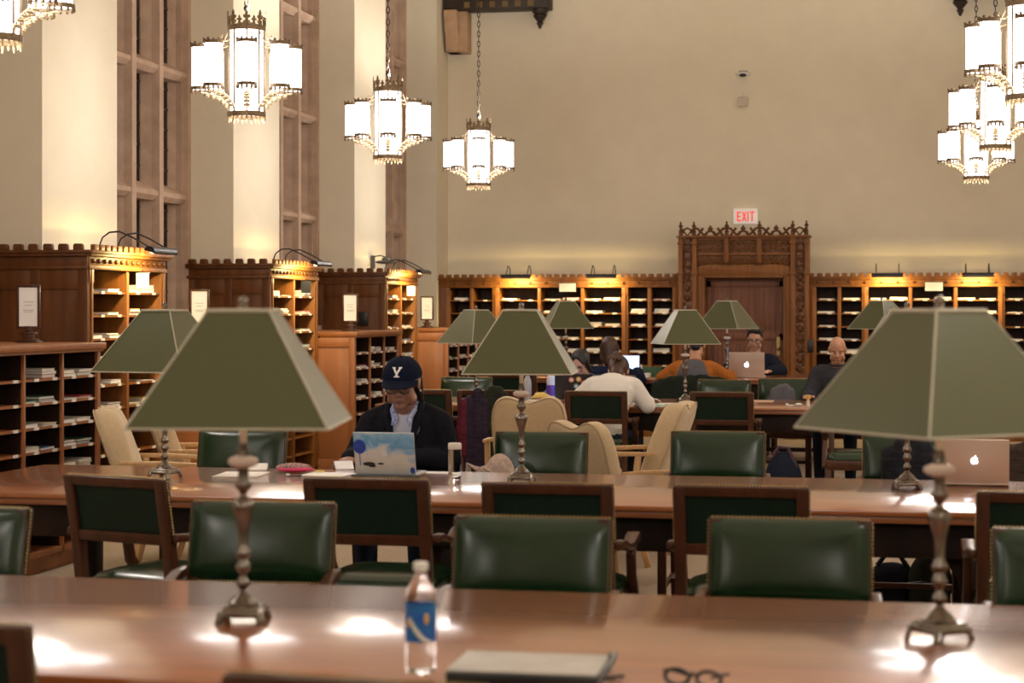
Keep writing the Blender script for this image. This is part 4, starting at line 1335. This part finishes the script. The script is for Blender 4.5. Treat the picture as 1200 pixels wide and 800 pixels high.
for xx, zz, nm, cc in ((-.02, .165, 'pink', (.75, .3, .25)), (.04, .17, 'yellow', (.75, .55, .15)), (.02, .11, 'teal', (.15, .45, .6)), (.08, .14, 'red', (.6, .15, .12))):
    m = MB(M); m.prism([(xx+.023*math.cos(PI*2*k/16), zz+.023*math.sin(2*PI*k/16)) for k in range(16)], -.0078, -.0064); sx = m.build('round_sticker', mat('sticker_'+nm, cc, rough=.5), lid)
    m = MB(M); m.prism([(xx+.012*math.cos(PI*2*k/16), zz+.012*math.sin(2*PI*k/16)) for k in range(16)], -.0083, -.0077); sx = m.build('round_sticker', paper, lid)
sheet('mint green notebook at the right hand of the person in white', 762, 476, .22, .20, -4, name='notebook', mt=mat('mint_cover', (.55, .72, .62), rough=.6), th=.018, cat='notebook')
sheet('white paper beside the lamp base on the third table', 789, 473, .24, .22, 8)
t = thing('charging_cable', 'coiled white cable lying at the white sweater sleeve', 'cable', onY(755, 14.95, TZ+.02), 0)
m = MB(); m.tube([(-.06+.0*k+.035*math.cos(k*.7), .012*k*.3+.02*math.sin(k*.7), .022+.018*math.sin(k*.5)) for k in range(22)], .005, 6); m.tube([(-.03, .05, .01), (.05, .0, .03), (.10, -.02, .028), (.13, .02, .006)], .005, 6); m.build('cable', white_pl, t, smooth=True)
t = thing('glue_stick', 'small yellow and white tube standing on the third table by the bald person', 'tube', onY(947, 14.95, TZ+.0005))
MB().lathe([(0, .013), (.045, .013)], 14).build('tube_body', white_pl, t, smooth=True); MB().lathe([(.045, .012), (.085, .012)], 14).build('tube_cap', mat('cap_yellow', (.75, .5, .08), rough=.5), t, smooth=True)
t = thing('earbuds', 'white earbuds and case on the third table, left of the tube', 'earbuds', onY(936, 14.95, TZ+.0005))
MB().ell((0, 0, .014), (.03, .022, .013), 14, 8).build('case', white_pl, t, smooth=True); MB().tube([(-.09, 0, .006), (-.05, .02, .006), (-.03, .0, .008)], .006, 6).ell((-.09, 0, .012), (.012, .012, .012)).build('earbud', white_pl, t, smooth=True)
sheet('light card lying on the third table, right of the wooden-backed chair', 892, 470, .2, .3, 0, mt=mat('card_tan', (.62, .42, .30), rough=.5))
# farthest table
t, lid, M = laptop('gold laptop with a lit logo before the person at the carved door', xat(877, 18.75), 18.55, .85, R(0), .35, .245, 12, [alu])
m = MB(M); apple(m, .045, -.0085, -.0066, 0, .12); m.build('logo', glow, lid)
t, lid, M = laptop('laptop with a glowing blue screen beyond the navy jacket', xat(729, 18.75), 18.95, .85, R(186), .30, .20, 14, [alu])
sheet('white papers on the farthest table right of the glowing screen', 745, 442, .25, .3, 0, z=.85, th=.01)
x0, y0, _ = onY(765, 18.7, 0)
t = thing('green_book', 'open green-edged book on the farthest table left of the orange sleeve', 'book', (x0, y0, .8505), R(8))
MB().box((-.11, -.004, 0), (.09, .004, .10)).build('cover', mat('book_green', (.05, .13, .07), rough=.5), t); MB().box((-.12, -.012, 0), (-.105, .05, .11)).build('pages', paper, t)
tag(MB().box((xat(757, 18.6)-.07, 18.62, .8505), (xat(757, 18.6)+.04, 18.72, .89)).build('paper_stack', paper, bevel=.003), 'small stack of white paper cards by the green book', 'paper')
# ------------------------------------------------------------------ people
def cloth(name, c1, c2=None, sc_=50, rough=.9): return mat(name, c1, c2, sc_, rough=rough, bumpy=.15, bdist=.003, spec=.1)
def person(label, loc, rz, o):
    """seated figure facing +y. o: options"""
    S = o.get('scale', 1.0)
    t = thing('person', label, 'person', loc, rz)
    t.scale = (S, S, S)
    lean = R(o.get('lean', 15)); seat = o.get('seat', .51)
    hip = Vector((0, 0, seat+.07)); up = Vector((0, math.sin(lean), math.cos(lean)))
    fw = Vector((0, math.cos(lean), -math.sin(lean)))
    shift = Vector((o.get('shift', 0), 0, 0))
    sp_ = o.get('spine', .44); sh = hip + up*sp_ + shift
    nk = sh + up*.06 + Vector((0, .01, 0))
    pitch = R(o.get('pitch', 20)); hyaw = R(o.get('hyaw', 0)); roll = R(o.get('roll', 0))
    HM = Matrix.Translation(nk + Vector((0, .0, .04)) + Vector((0, math.sin(pitch)*.06, 0)) + Vector(o.get('hoff', (0, 0, 0)))) @ Matrix.Rotation(hyaw, 4, 'Z') @ Matrix.Rotation(roll, 4, 'Y') @ Matrix.Rotation(-pitch, 4, 'X') @ Matrix.Scale(o.get('hs', 1.0), 4)
    H = lambda x, y, z: HM @ Vector((x, y, z))
    # head frame: chin at z=.01, crown at .235, face +y
    b = MB()
    def he(c, r): b.ell(H(*c), r, 14, 10, HM)
    he((0, -.012, .150), (.074, .094, .088))
    he((0, .030, .080), (.060, .056, .064)); he((0, .060, .030), (.028, .026, .020)); he((0, .010, .07), (.060, .06, .06))
    for s_ in (-1, 1):
        he((s_*.038, .055, .085), (.024, .025, .026)); he((s_*.052, .020, .050), (.018, .035, .025))
        he((s_*.032, .072, .136), (.022, .012, .008))
        he((s_*.077, -.005, .112), (.008, .018, .030)); he((s_*.080, -.010, .128), (.007, .015, .016))
    b.cap(H(0, .080, .125), H(0, .100, .092), .009, .013, 10)
    for s_ in (-1, 1): he((s_*.012, .090, .088), (.009, .010, .008))
    he((0, .080, .062), (.024, .010, .006)); he((0, .078, .053), (.021, .011, .007))
    b.cap(nk - up*.05, H(0, -.012, .07), .058, .054, 14)
    # torso, limbs
    wS = o.get('shw', .175)
    def torso(m, g, hipw=.15):
        rs = []
        for k, rx, ry in ((-.06, hipw*.8, .10), (0, hipw, .125), (.10, hipw*.94, .12), (.22, hipw*.98, .118), (.34, wS*.98, .115), (.42, wS*.95, .10), (.465, wS*.62, .075), (.49, .07, .06)):
            c = hip + up*k*sp_/.44 + shift*max(0, k/.44)
            rs.append([c + Vector((math.cos(2*PI*i/24)*(rx+g), 0, 0)) + fw*math.sin(2*PI*i/24)*(ry+g) for i in range(24)])
        m.rings(rs)
    torso(b, 0)
    A = []
    for s_, key in ((-1, 'L'), (1, 'R')):
        s0 = sh + Vector((s_*wS*.93, .0, -.03))
        el, wr = o.get(key, ((s_*.27, .24, .80-seat+.0), (s_*.12, .44, .80)))
        el = Vector(el); wr = Vector(wr)
        A.append((s_, s0, el, wr))
        b.cap(s0, el, .045, .036); b.cap(el, wr, .036, .025)
        # hand
        d = (wr-el).normalized(); d = Vector((d.x, d.y, d.z*.3)).normalized(); side = d.cross(Vector((0, 0, 1))).normalized() * s_
        pc = wr + d*.045 + Vector((0, 0, -.004))
        zr = Matrix.Rotation(math.atan2(d.y, d.x) - PI/2, 4, 'Z')
        b.ell(pc, (.040, .050, .017), 14, 8, zr)
        for k, (off, ln) in enumerate(((-.030, .062), (-.010, .074), (.010, .070), (.029, .055))):
            p0 = pc + d*.035 - side*off*1.0
            p1 = p0 + d*ln*.5 + Vector((0, 0, .006)); p2 = p1 + d*ln*.5 + Vector((0, 0, -.022))
            b.cap(p0, p1, .0095, .0090, 8); b.cap(p1, p2, .0090, .0078, 8)
        p0 = pc - side*.032 - d*.02; p1 = p0 - side*.022 + d*.032; p2 = p1 + d*.026 + Vector((0, 0, -.008))
        b.cap(p0, p1, .012, .010, 8); b.cap(p1, p2, .010, .0085, 8)
    Lg = []
    for s_ in (-1, 1):
        h0 = hip + Vector((s_*.085, .02, -.01)); kn = Vector((s_*o.get('knee', .13), .44, seat-.02)); an = Vector((s_*.13, .40, .10))
        Lg.append((s_, h0, kn, an)); b.cap(h0, kn, .078, .052); b.cap(kn, an, .052, .036)
    b.blob('body', o['skin'], t, .0075, 3)
    # eyes, brows
    m = MB()
    for s_ in (-1, 1): m.ell(H(s_*.031, .0735, .118), (.0115, .0075, .0042), 10, 8, HM)
    m.build('eyes', mat('eye_white', (.42, .38, .34), rough=.3), t, smooth=True)
    m = MB()
    for s_ in (-1, 1): m.ell(H(s_*.031, .0805, .1165), (.0055, .0030, .0055), 10, 8, HM)
    m.build('irises', black_pl, t, smooth=True)
    if o.get('brow', True):
        m = MB()
        for s_ in (-1, 1): m.tube([H(s_*.014, .087, .139), H(s_*.032, .0865, .145), H(s_*.052, .074, .139)], [.0022, .0028, .0015], 6)
        m.build('eyebrows', o.get('haircol', black_pl), t, smooth=True)
    m = MB(); m.ell(H(0, .0895, .059), (.021, .0055, .0045), 12, 6, HM); m.ell(H(0, .0875, .0525), (.017, .0055, .0050), 12, 6, HM)
    m.build('lips', o.get('lip', mat('lip_pink', (.42, .17, .14), rough=.5)), t, smooth=True)
    if o.get('glasses'):
        m = MB()
        for s_ in (-1, 1):
            m.tube([H(s_*.033+.025*math.cos(2*PI*k/16), .094+.0*k, .116+.020*math.sin(2*PI*k/16)) for k in range(16)], .0030, 6, closed=True)
            m.tube([H(s_*.058, .093, .122), H(s_*.078, .05, .124), H(s_*.082, -.005, .126)], .002, 5)
        m.tube([H(-.008, .095, .118), H(0, .098, .121), H(.008, .095, .118)], .002, 5)
        m.build('eyeglasses', o['glasses'], t, smooth=True)
    # clothes
    def top(name, mt, g, sleeves=True, sl=1.0, hem=None, vox=.012, slm=None):
        m = MB(); torso(m, g)
        m.cap(sh + Vector((-wS*.80, 0, -.018)), sh + Vector((wS*.80, 0, -.018)), .052+g, .052+g, 14)
        for s_, s0, el, wr in A:
            if sleeves:
                m.cap(s0, el, .054+g, .046+g)
                e2 = el + (wr-el)*sl*.93
                m.cap(el, e2, .046+g, .034+g)
            else:
                m.cap(s0, s0 + (el-s0)*.1, .054+g, .05+g)
        m.blob(name, mt, t, vox, 4)
    o['wear'](top, t, H, HM, sh, up, fw, A, nk)
    m = MB(); 
    for s_, h0, kn, an in Lg: m.cap(h0, kn, .088, .064); m.cap(kn, an, .062, .048)
    m.ell(hip+Vector((0, .0, -.01)), (.165, .13, .09)); m.blob('trousers', o.get('trousers', cloth('jeans_dark', (.03, .04, .07))), t, .014, 3)
    for s_, h0, kn, an in Lg:
        m = MB(); m.ell((an.x, an.y+.07, .035), (.045, .13, .035), 14, 8); m.ell((an.x, an.y-.01, .06), (.042, .055, .055), 12, 8); m.blob('shoe', black_pl, t, .010, 3)
    # hair
    if o.get('hair'):
        m = MB()
        o['hair'](m, H, HM)
        nm = o['haircol']
        hb = m.blob('hair', nm, t, .007, 2)
    return t

def hairmat(name, c1, c2): return mat(name, c1, c2, 60, (3, 3, .5), rough=.45, bumpy=.5, bdist=.004, detail=6)
h_black = hairmat('hair_black', (.02, .016, .014), (.006, .005, .005))
h_brown = hairmat('hair_brown', (.080, .032, .017), (.020, .008, .005))
h_brown2 = hairmat('hair_auburn', (.095, .038, .020), (.024, .010, .006))
skin_d = mat('skin_dark', (.34, .17, .11), (.28, .135, .085), 20, rough=.45)
skin_l = mat('skin_light', (.62, .36, .25), (.55, .30, .20), 20, rough=.5)
skin_m = mat('skin_medium', (.50, .26, .16), (.44, .22, .13), 20, rough=.45)

# 1 person in the cap
navy = cloth('navy_jacket', (.012, .012, .018), (.007, .007, .011))
whitec = cloth('white_tee', (.62, .62, .70), (.5, .52, .62)); blue = cloth('blue_collar', (.05, .12, .45), (.6, .62, .7), 60)
def wear1(top, t, H, HM, sh, up, fw, A, nk):
    top('shirt', whitec, .004, sleeves=False)
    # open jacket: back shell and two fronts made by leaving a gap
    m = MB()
    hip_ = sh - up*.44
    for s_ in (-1, 1):
        rs = []
        for k, rx, ry in ((-.06, .17, .14), (.05, .175, .15), (.2, .18, .145), (.34, .195, .14), (.42, .185, .12), (.48, .12, .09)):
            c = hip_ + up*k
            ring = []
            n = 12
            a0, a1 = (PI/2 - .30 if k < .4 else PI/2-.55), -PI/2-.05
            for r_, rev in ((1.0, 0), (.86, 1)):
                for i in range(n):
                    q = i/(n-1); q = 1-q if rev else q
                    a = a0 + (a1-a0)*q
                    ring.append(c + Vector((s_*math.cos(a)*rx*r_, 0, 0)) + fw*math.sin(a)*ry*r_)
            rs.append(ring)
        m.rings(rs)
    m.cap(sh + Vector((-.15, -.01, -.01)), sh + Vector((-.09, -.03, .035)), .065, .045, 14); m.cap(sh + Vector((.15, -.01, -.01)), sh + Vector((.09, -.03, .035)), .065, .045, 14)
    for s_, s0, el, wr in A:
        m.cap(s0, el, .075, .062); m.cap(el, el+(wr-el)*.95, .062, .045)
    m.blob('jacket', navy, t, .010, 4)
    m = MB()
    for s_ in (-1, 1):
        m.tube([nk + Vector((s_*.072, -.055, .02)), nk + Vector((s_*.082, .01, -.005)), nk + Vector((s_*.075, .065, -.06)), nk + Vector((s_*.055, .10, -.15))], [.018, .022, .024, .014], 8)
    m.build('jacket_lapel', navy, t, smooth=True)
    m = MB()
    for s_ in (-1, 1):
        m.tube([nk + Vector((s_*.055, -.02, .015)), nk + Vector((s_*.055, .045, -.02)), nk + Vector((s_*.035, .085, -.06)), nk + Vector((s_*.045, .105, -.09))], [.014, .016, .016, .008], 8)
    m.build('shirt_collar', blue, t, smooth=True)
    # cap
    capm = cloth('cap_navy', (.008, .012, .030), (.005, .008, .020), 80)
    m = MB()
    rs = []
    for i in range(9):
        a = (PI/2)*i/8.6
        rs.append([H(.092*math.cos(a)*math.cos(2*PI*k/24), -.012+.110*math.cos(a)*math.sin(2*PI*k/24), .150+.092*math.sin(a)) for k in range(24)])
    m.rings(rs); c = m.build('cap', capm, t, smooth=True)
    m = MB(); rs = []
    for th in (0, 1):
        pass
    top_, bot = [], []
    n = 14
    grid = []
    for j in range(5):
        row = []
        for i in range(n+1):
            a = -1.15 + 2.3*i/n
            r0 = 1 + j*.165*math.cos(a*1.15)
            x = .090*math.sin(a)*(1+j*.015); y = -.012 + .108*math.cos(a)*1.0 + j*.019*max(.0, math.cos(a*1.2))
            z = .160 - j*.004 - .018*(abs(math.sin(a))**2)*(1) 
            row.append((x, y, z))
        grid.append(row)
    vs = [H(*p) for r_ in grid for p in r_] + [H(p[0], p[1], p[2]-.004) for r_ in grid for p in r_]
    W1 = n+1; N = 5*W1; fs = []
    for j in range(4):
        for i in range(n):
            a = j*W1+i; fs += [(a, a+1, a+W1+1, a+W1), (N+a, N+a+W1, N+a+W1+1, N+a+1)]
    for i in range(n): fs += [(i, N+i, N+i+1, i+1), (4*W1+i, 4*W1+i+1, N+4*W1+i+1, N+4*W1+i)]
    for j in range(4): fs += [(j*W1, (j+1)*W1, N+(j+1)*W1, N+j*W1), (j*W1+n, N+j*W1+n, N+(j+1)*W1+n, (j+1)*W1+n)]
    m.add(vs, fs); m.build('cap_brim', capm, t, smooth=True)
    MB().ell(H(0, -.012, .243), (.008, .008, .005)).build('cap_button', capm, t, smooth=True)
    # letter Y with serifs on the cap front
    def P(u, v):
        # on the dome: v = elevation
        el = .30 + v*9.2
        a = u/.095
        rr = 1.03
        return H(.092*rr*math.cos(el)*math.sin(a), -.012+.110*rr*math.cos(el)*math.cos(a), .150+.092*rr*math.sin(el))
    m = MB()
    def stroke(u0, v0, u1, v1, w_, n=4):
        d = Vector((u1-u0, v1-v0)); d.normalize(); nx, ny = -d.y*w_/2, d.x*w_/2
        o_ = len(m.v); vs = []; ctr = H(0, -.012, .15)
        for i in range(n+1):
            q = i/n; u = u0+(u1-u0)*q; v = v0+(v1-v0)*q
            for s2 in (-1, 1):
                p = P(u+nx*s2, v+ny*s2); vs.append(p); vs.append(p + (p-ctr).normalized()*.003)
        fs = []
        for i in range(n):
            a = i*4; bq = a+4
            fs += [(a, bq, bq+1, a+1), (a+2, a+3, bq+3, bq+2), (a+1, bq+1, bq+3, a+3), (a, a+2, bq+2, bq)]
        fs += [(0, 1, 3, 2), (n*4, n*4+2, n*4+3, n*4+1)]
        m.add(vs, fs)
    K = 1.0
    for a in ((0, -.002, 0, .022, .011), (-.002, .018, -.020, .046, .010), (.002, .018, .020, .046, .010), (-.013, .0, .013, .0, .006), (-.030, .046, -.010, .046, .006), (.010, .046, .030, .046, .006)):
        stroke(a[0]*K, a[1]*K, a[2]*K, a[3]*K, a[4]*K)
    m.build('cap_letter', paper, t)
    m = MB(); m.ell(H(.086, .005, .085), (.004, .004, .007), 8, 6); m.ell(H(-.086, .005, .085), (.004, .004, .007), 8, 6); m.build('earring', white_pl, t, smooth=True)
def hair1(m, H, HM):
    m.ell(H(0, -.06, .11), (.084, .075, .075), 16, 10, HM)
    for s_ in (-1, 1): m.cap(H(s_*.070, -.035, .13), H(s_*.072, -.045, .03), .022, .018)
X1 = xat(466, 9.0)
person('person in a navy cap and dark jacket bent over the painted laptop', (X1, 9.22, 0), R(180+4), dict(lean=10, pitch=15, hyaw=-3, hs=1.08, hoff=(0, .025, -.045), skin=skin_d, haircol=h_black, glasses=pewter,
   wear=wear1, hair=hair1, L=((-.225, .10, .77), (-.04, .30, .80)), R=((.245, .14, .78), (.22, .40, .795)), scale=1.0, lip=mat('lip_dark', (.20, .08, .06), rough=.4), shw=.18, seat=.475))

# 2 person in white sweater, back to camera, right arm stretched out
white_k = cloth('white_knit', (.80, .76, .73), (.74, .70, .66), 40)
def wear2(top, t, H, HM, sh, up, fw, A, nk):
    top('sweater', white_k, .018)
def hair2(m, H, HM):
    m.ell(H(0, -.022, .155), (.086, .102, .094), 16, 10, HM); m.ell(H(0, -.07, .10), (.07, .05, .07), 14, 10, HM)
    m.cap(H(0, -.06, .10), H(0, -.055, .02), .058, .055); m.ell(H(-.01, -.125, .17), (.036, .040, .040), 12, 8, HM)
    for k in range(7):
        a = -1.2 + k*.4
        m.cap(H(-.01+.02*math.sin(a), -.135, .17), H(-.01+.075*math.sin(a), -.145, .145-.06*abs(math.cos(a))), .012, .006, 6)
person('person in a white sweater with tied brown hair, back to the camera', (xat(706, 14.38), 14.38, 0), R(-8), dict(lean=30, pitch=52, hyaw=8, hoff=(0, .02, -.09), skin=skin_l, haircol=h_brown2,
   wear=wear2, hair=hair2, L=((-.30, .20, .79), (-.10, .50, .80)), R=((.29, .26, .77), (.22, .54, .79)), shw=.185, shift=.02, seat=.50))
# 3 dark-haired person facing camera
lilac = cloth('lilac_shirt', (.16, .17, .32), (.11, .12, .24), 30)
def wear3(top, t, H, HM, sh, up, fw, A, nk): top('shirt', lilac, .014)
def hair3(m, H, HM):
    m.ell(H(0, -.028, .165), (.086, .098, .088), 16, 10, HM)
    for s_ in (-1, 1): m.cap(H(s_*.066, .02, .17), H(s_*.080, -.01, .05), .026, .022); m.cap(H(s_*.02, .055, .215), H(s_*.062, .05, .15), .016, .014)
    m.cap(H(0, -.08, .14), H(0, -.07, .03), .06, .045)
person('dark-haired person in glasses facing the camera behind the stickered laptop', (xat(692, 16.5), 16.5, 0), R(172), dict(hoff=(0, 0, -.05), spine=.42, lean=26, pitch=26, hyaw=-6, skin=skin_l, haircol=h_black, glasses=darkmetal,
   wear=wear3, hair=hair3, R=((.30, .28, .80), (.14, .48, .80)), L=((-.30, .28, .80), (-.12, .50, .80)), shw=.17, seat=.48, scale=.97))
# 4 navy jacket, back to camera
navy2 = cloth('navy_coat', (.010, .016, .045), (.006, .010, .028), 30)
def wear4(top, t, H, HM, sh, up, fw, A, nk): top('jacket', navy2, .032)
def hair4(m, H, HM):
    m.ell(H(0, -.026, .155), (.087, .100, .094), 16, 10, HM); m.cap(H(0, -.06, .15), H(.0, -.05, .0), .08, .07)
    for s_ in (-1, 1): m.cap(H(s_*.07, .0, .15), H(s_*.07, -.01, .02), .028, .022)
person('brown-haired person in a navy jacket, back turned, at the farthest table', (xat(706, 17.95), 17.95, 0), R(-8), dict(spine=.36, lean=16, pitch=14, hyaw=22, skin=skin_l, haircol=h_brown,
   wear=wear4, hair=hair4, R=((.30, .22, .84), (.22, .46, .90)), L=((-.26, .22, .84), (-.12, .48, .90)), shw=.185, seat=.50, shift=.03))
# 5 orange sleeves and grey vest
orange = cloth('orange_knit', (.42, .14, .03), (.34, .105, .02), 40); vest = cloth('grey_vest', (.12, .12, .14), (.09, .09, .105), 30)
def wear5(top, t, H, HM, sh, up, fw, A, nk):
    top('sweater', orange, .018)
    m = MB(); hip_ = sh - up*.44
    rs = []
    for k, rx, ry in ((.05, .185, .16), (.2, .185, .16), (.34, .175, .158), (.42, .15, .14), (.47, .10, .11)):
        c = hip_ + up*k
        rs.append([c + Vector((math.cos(2*PI*i/24)*rx, 0, 0)) + fw*math.sin(2*PI*i/24)*(ry) - fw*.008 for i in range(24)])
    m.rings(rs); m.blob('vest', vest, t, .012, 3)
person('person in orange sleeves and a grey vest, back turned, before the door', (xat(811, 17.95), 17.95, 0), R(-3), dict(lean=20, pitch=42, hyaw=0, skin=skin_m, haircol=h_black,
   wear=wear5, hair=lambda m, H, HM: (m.ell(H(0, -.022, .158), (.083, .101, .090), 16, 10, HM), m.cap(H(0, -.07, .15), H(0, -.06, .06), .06, .05)), R=((.34, .20, .86), (.30, .50, .895)), L=((-.32, .16, .86), (-.27, .46, .895)), shw=.19, seat=.50))
# 6 person with glasses at the gold laptop
def wear6(top, t, H, HM, sh, up, fw, A, nk): top('pullover', cloth('dark_navy_pullover', (.014, .018, .032)), .022)
def hair6(m, H, HM):
    m.ell(H(0, -.030, .168), (.084, .098, .088), 16, 10, HM); m.ell(H(.015, .045, .226), (.055, .042, .026), 12, 8, HM); m.ell(H(-.03, .05, .215), (.04, .035, .024), 12, 8, HM)
    for s_ in (-1, 1): m.cap(H(s_*.072, .01, .16), H(s_*.077, -.012, .12), .014, .010)
    for k in range(6): m.cap(H(-.05+.02*k, .055, .225), H(-.055+.022*k, .075, .240-.004*(k % 2)), .012, .007, 6)
person('black-haired person in glasses and dark pullover behind the gold laptop', (xat(886, 20.05), 20.05, 0), R(180), dict(lean=14, pitch=18, hyaw=0, skin=skin_l, haircol=h_black, glasses=darkmetal,
   wear=wear6, hair=hair6, R=((.30, .26, .88), (.02, .62, .90)), L=((-.28, .22, .88), (-.18, .56, .89)), shw=.18, seat=.51))
# 7 bald person
grey_k = cloth('grey_knit', (.050, .050, .060), (.036, .036, .045), 40)
def wear7(top, t, H, HM, sh, up, fw, A, nk):
    top('sweater', grey_k, .022)
    m = MB(); m.tube([nk + Vector((.062*math.cos(2*PI*k/14), .0+.062*math.sin(2*PI*k/14), .0-.012*math.sin(2*PI*k/14))) for k in range(14)], .012, 8, closed=True); m.build('sweater_collar', grey_k, t, smooth=True)
person('bald person in a dark grey sweater leaning over the third table', (xat(984, 16.55), 16.55, 0), R(176), dict(lean=19, pitch=20, hyaw=6, hs=.93, hoff=(0, 0, -.02), skin=skin_m, brow=True, haircol=h_brown, scale=1.0,
   wear=wear7, L=((-.28, .24, .78), (-.10, .48, .78)), R=((.24, .22, .76), (.22, .48, .79)), shw=.185, seat=.51))

# ------------------------------------------------------------------ coats and bags
def coat(name, label, px, Y, rz, cols, w_, z0, z1, th=.10, lumps=6, cat='coat', vox=.012, seed=1):
    rnd = random.Random(seed)
    t = thing(name, label, cat, (xat(px, Y), Y, 0), rz)
    for ci, (c, xa_, xb_, za, zb_, dy) in enumerate(cols):
        m = MB()
        n = max(2, int((xb_-xa_)/.045))
        for i in range(n+1):
            x = xa_ + (xb_-xa_)*i/n
            ztop_ = zb_ - .05*(abs(i/n-.5)*2)**2 + rnd.uniform(-.012, .012)
            zlow = za + rnd.uniform(-.03, .03)
            yy = dy + rnd.uniform(-.012, .012)
            m.cap((x, yy, ztop_-.04), (x*1.02+rnd.uniform(-.01, .01), yy-.015, (ztop_+zlow)/2), .042, .05, 10); m.cap((x*1.02, yy-.015, (ztop_+zlow)/2), (x*1.0, yy-.01, zlow+.03), .05, .036, 10)
        m.blob('coat_body' if ci == 0 else 'coat_layer', c, t, vox, 3)
    return t
puf = lambda n, c: mat(n, c, tuple(v*.4 for v in c), 14, (1, 1, 4), rough=.6, bumpy=.5, bdist=.012, spec=.15)
coat('draped_coats', 'dark purple and green quilted coats over a chair, left of the beige armchair', 571, 13.98, 0, [(puf('quilt_purple', (.028, .017, .036)), -.13, .0, .30, .93, -.05), (puf('quilt_olive', (.018, .022, .012)), .0, .14, .34, .96, -.03), (puf('quilt_red', (.12, .012, .03)), -.168, -.160, .40, .86, -.05)], .3, .3, .9)
coat('draped_coat', 'black green coat hung over the chair of the person in orange', 812, 17.38, 0, [(puf('coat_black_green', (.014, .022, .014)), -.34, .34, .38, .92, -.03)], .6, .4, .9, seed=3)
coat('draped_coat', 'cream coat over the chair of the person in the navy jacket', 722, 17.50, 0, [(cloth('cream_coat', (.48, .40, .28)), -.05, .16, .55, .93, -.06)], .2, .5, .9, seed=4)
coat('draped_coat', 'rounded dark jacket on a chair behind the second table, beside the lamp base', 1069, 9.42, 0, [(puf('jacket_black', (.016, .016, .022)), -.11, .11, .42, .90, .02)], .2, .5, .9, seed=5)
coat('draped_coat', 'grey coat bunched on the chair left of the bald person', 921, 16.72, 0, [(cloth('grey_coat', (.14, .13, .15)), -.10, .04, .50, .88, .03)], .2, .5, .9, seed=6)
coat('draped_coat', 'dark brown coat at the right edge, beyond the gold laptop', 1196, 9.35, 0, [(puf('coat_brown', (.05, .028, .018)), -.10, .22, .42, .90, .0)], .2, .5, .9, seed=7)
def bag(label, x, y, rz, col, sx, sy, sz, trim=None, name='backpack'):
    t = thing(name, label, 'bag', (x, y, 0), rz)
    m = MB(); m.ell((0, 0, sz*.48), (sx, sy, sz*.48), 18, 12); m.ell((0, -sy*.4, sz*.32), (sx*.8, sy*.7, sz*.30), 16, 10); m.box((-sx*.8, -sy*.6, 0.002), (sx*.8, sy*.6, sz*.3))
    m.blob('bag_body', col, t, .012, 4)
    m = MB(); m.tube([(-sx*.5, -sy*.2, sz*.90), (-sx*.2, -sy*.2, sz*.9+.06), (sx*.25, -sy*.25, sz*.9+.055), (sx*.6, -sy*.3, sz*.78), (sx*.75, -sy*.5, sz*.5)], .014, 8); m.build('strap', trim or black_pl, t, smooth=True)
    m = MB(); m.tube([(-sx*.7, -sy*.85, sz*.5), (0, -sy*1.1, sz*.55), (sx*.7, -sy*.85, sz*.5)], .004, 6); m.build('zip', greymetal, t)
    return t
bm_ = cloth('bag_black', (.014, .015, .022)); bm2 = cloth('bag_navy', (.014, .018, .034)); bm3 = cloth('bag_olive', (.030, .028, .018))
x0, y0 = onz(1045, 716, 0)
bag('black shoulder bag on the carpet under the second table, right side', x0, y0, R(5), bm_, .15, .12, .26)
x0, y0 = onz(1090, 722, 0)
bag('slumped dark olive bag on the carpet behind the largest lamp stem', x0, y0+.05, R(-20), bm3, .11, .12, .33)
bag('dark navy backpack with a pink handle on the floor near the third table', xat(918, 13.2), 13.2, R(0), bm2, .14, .12, .56, mat('pink_strap', (.06, .02, .04), rough=.7))
bag('dark backpack leaning under the third table below the white sweater', xat(752, 14.35), 14.35, R(0), bm_, .13, .12, .46)

# journals total
print('JOURNALS', COUNT[0])
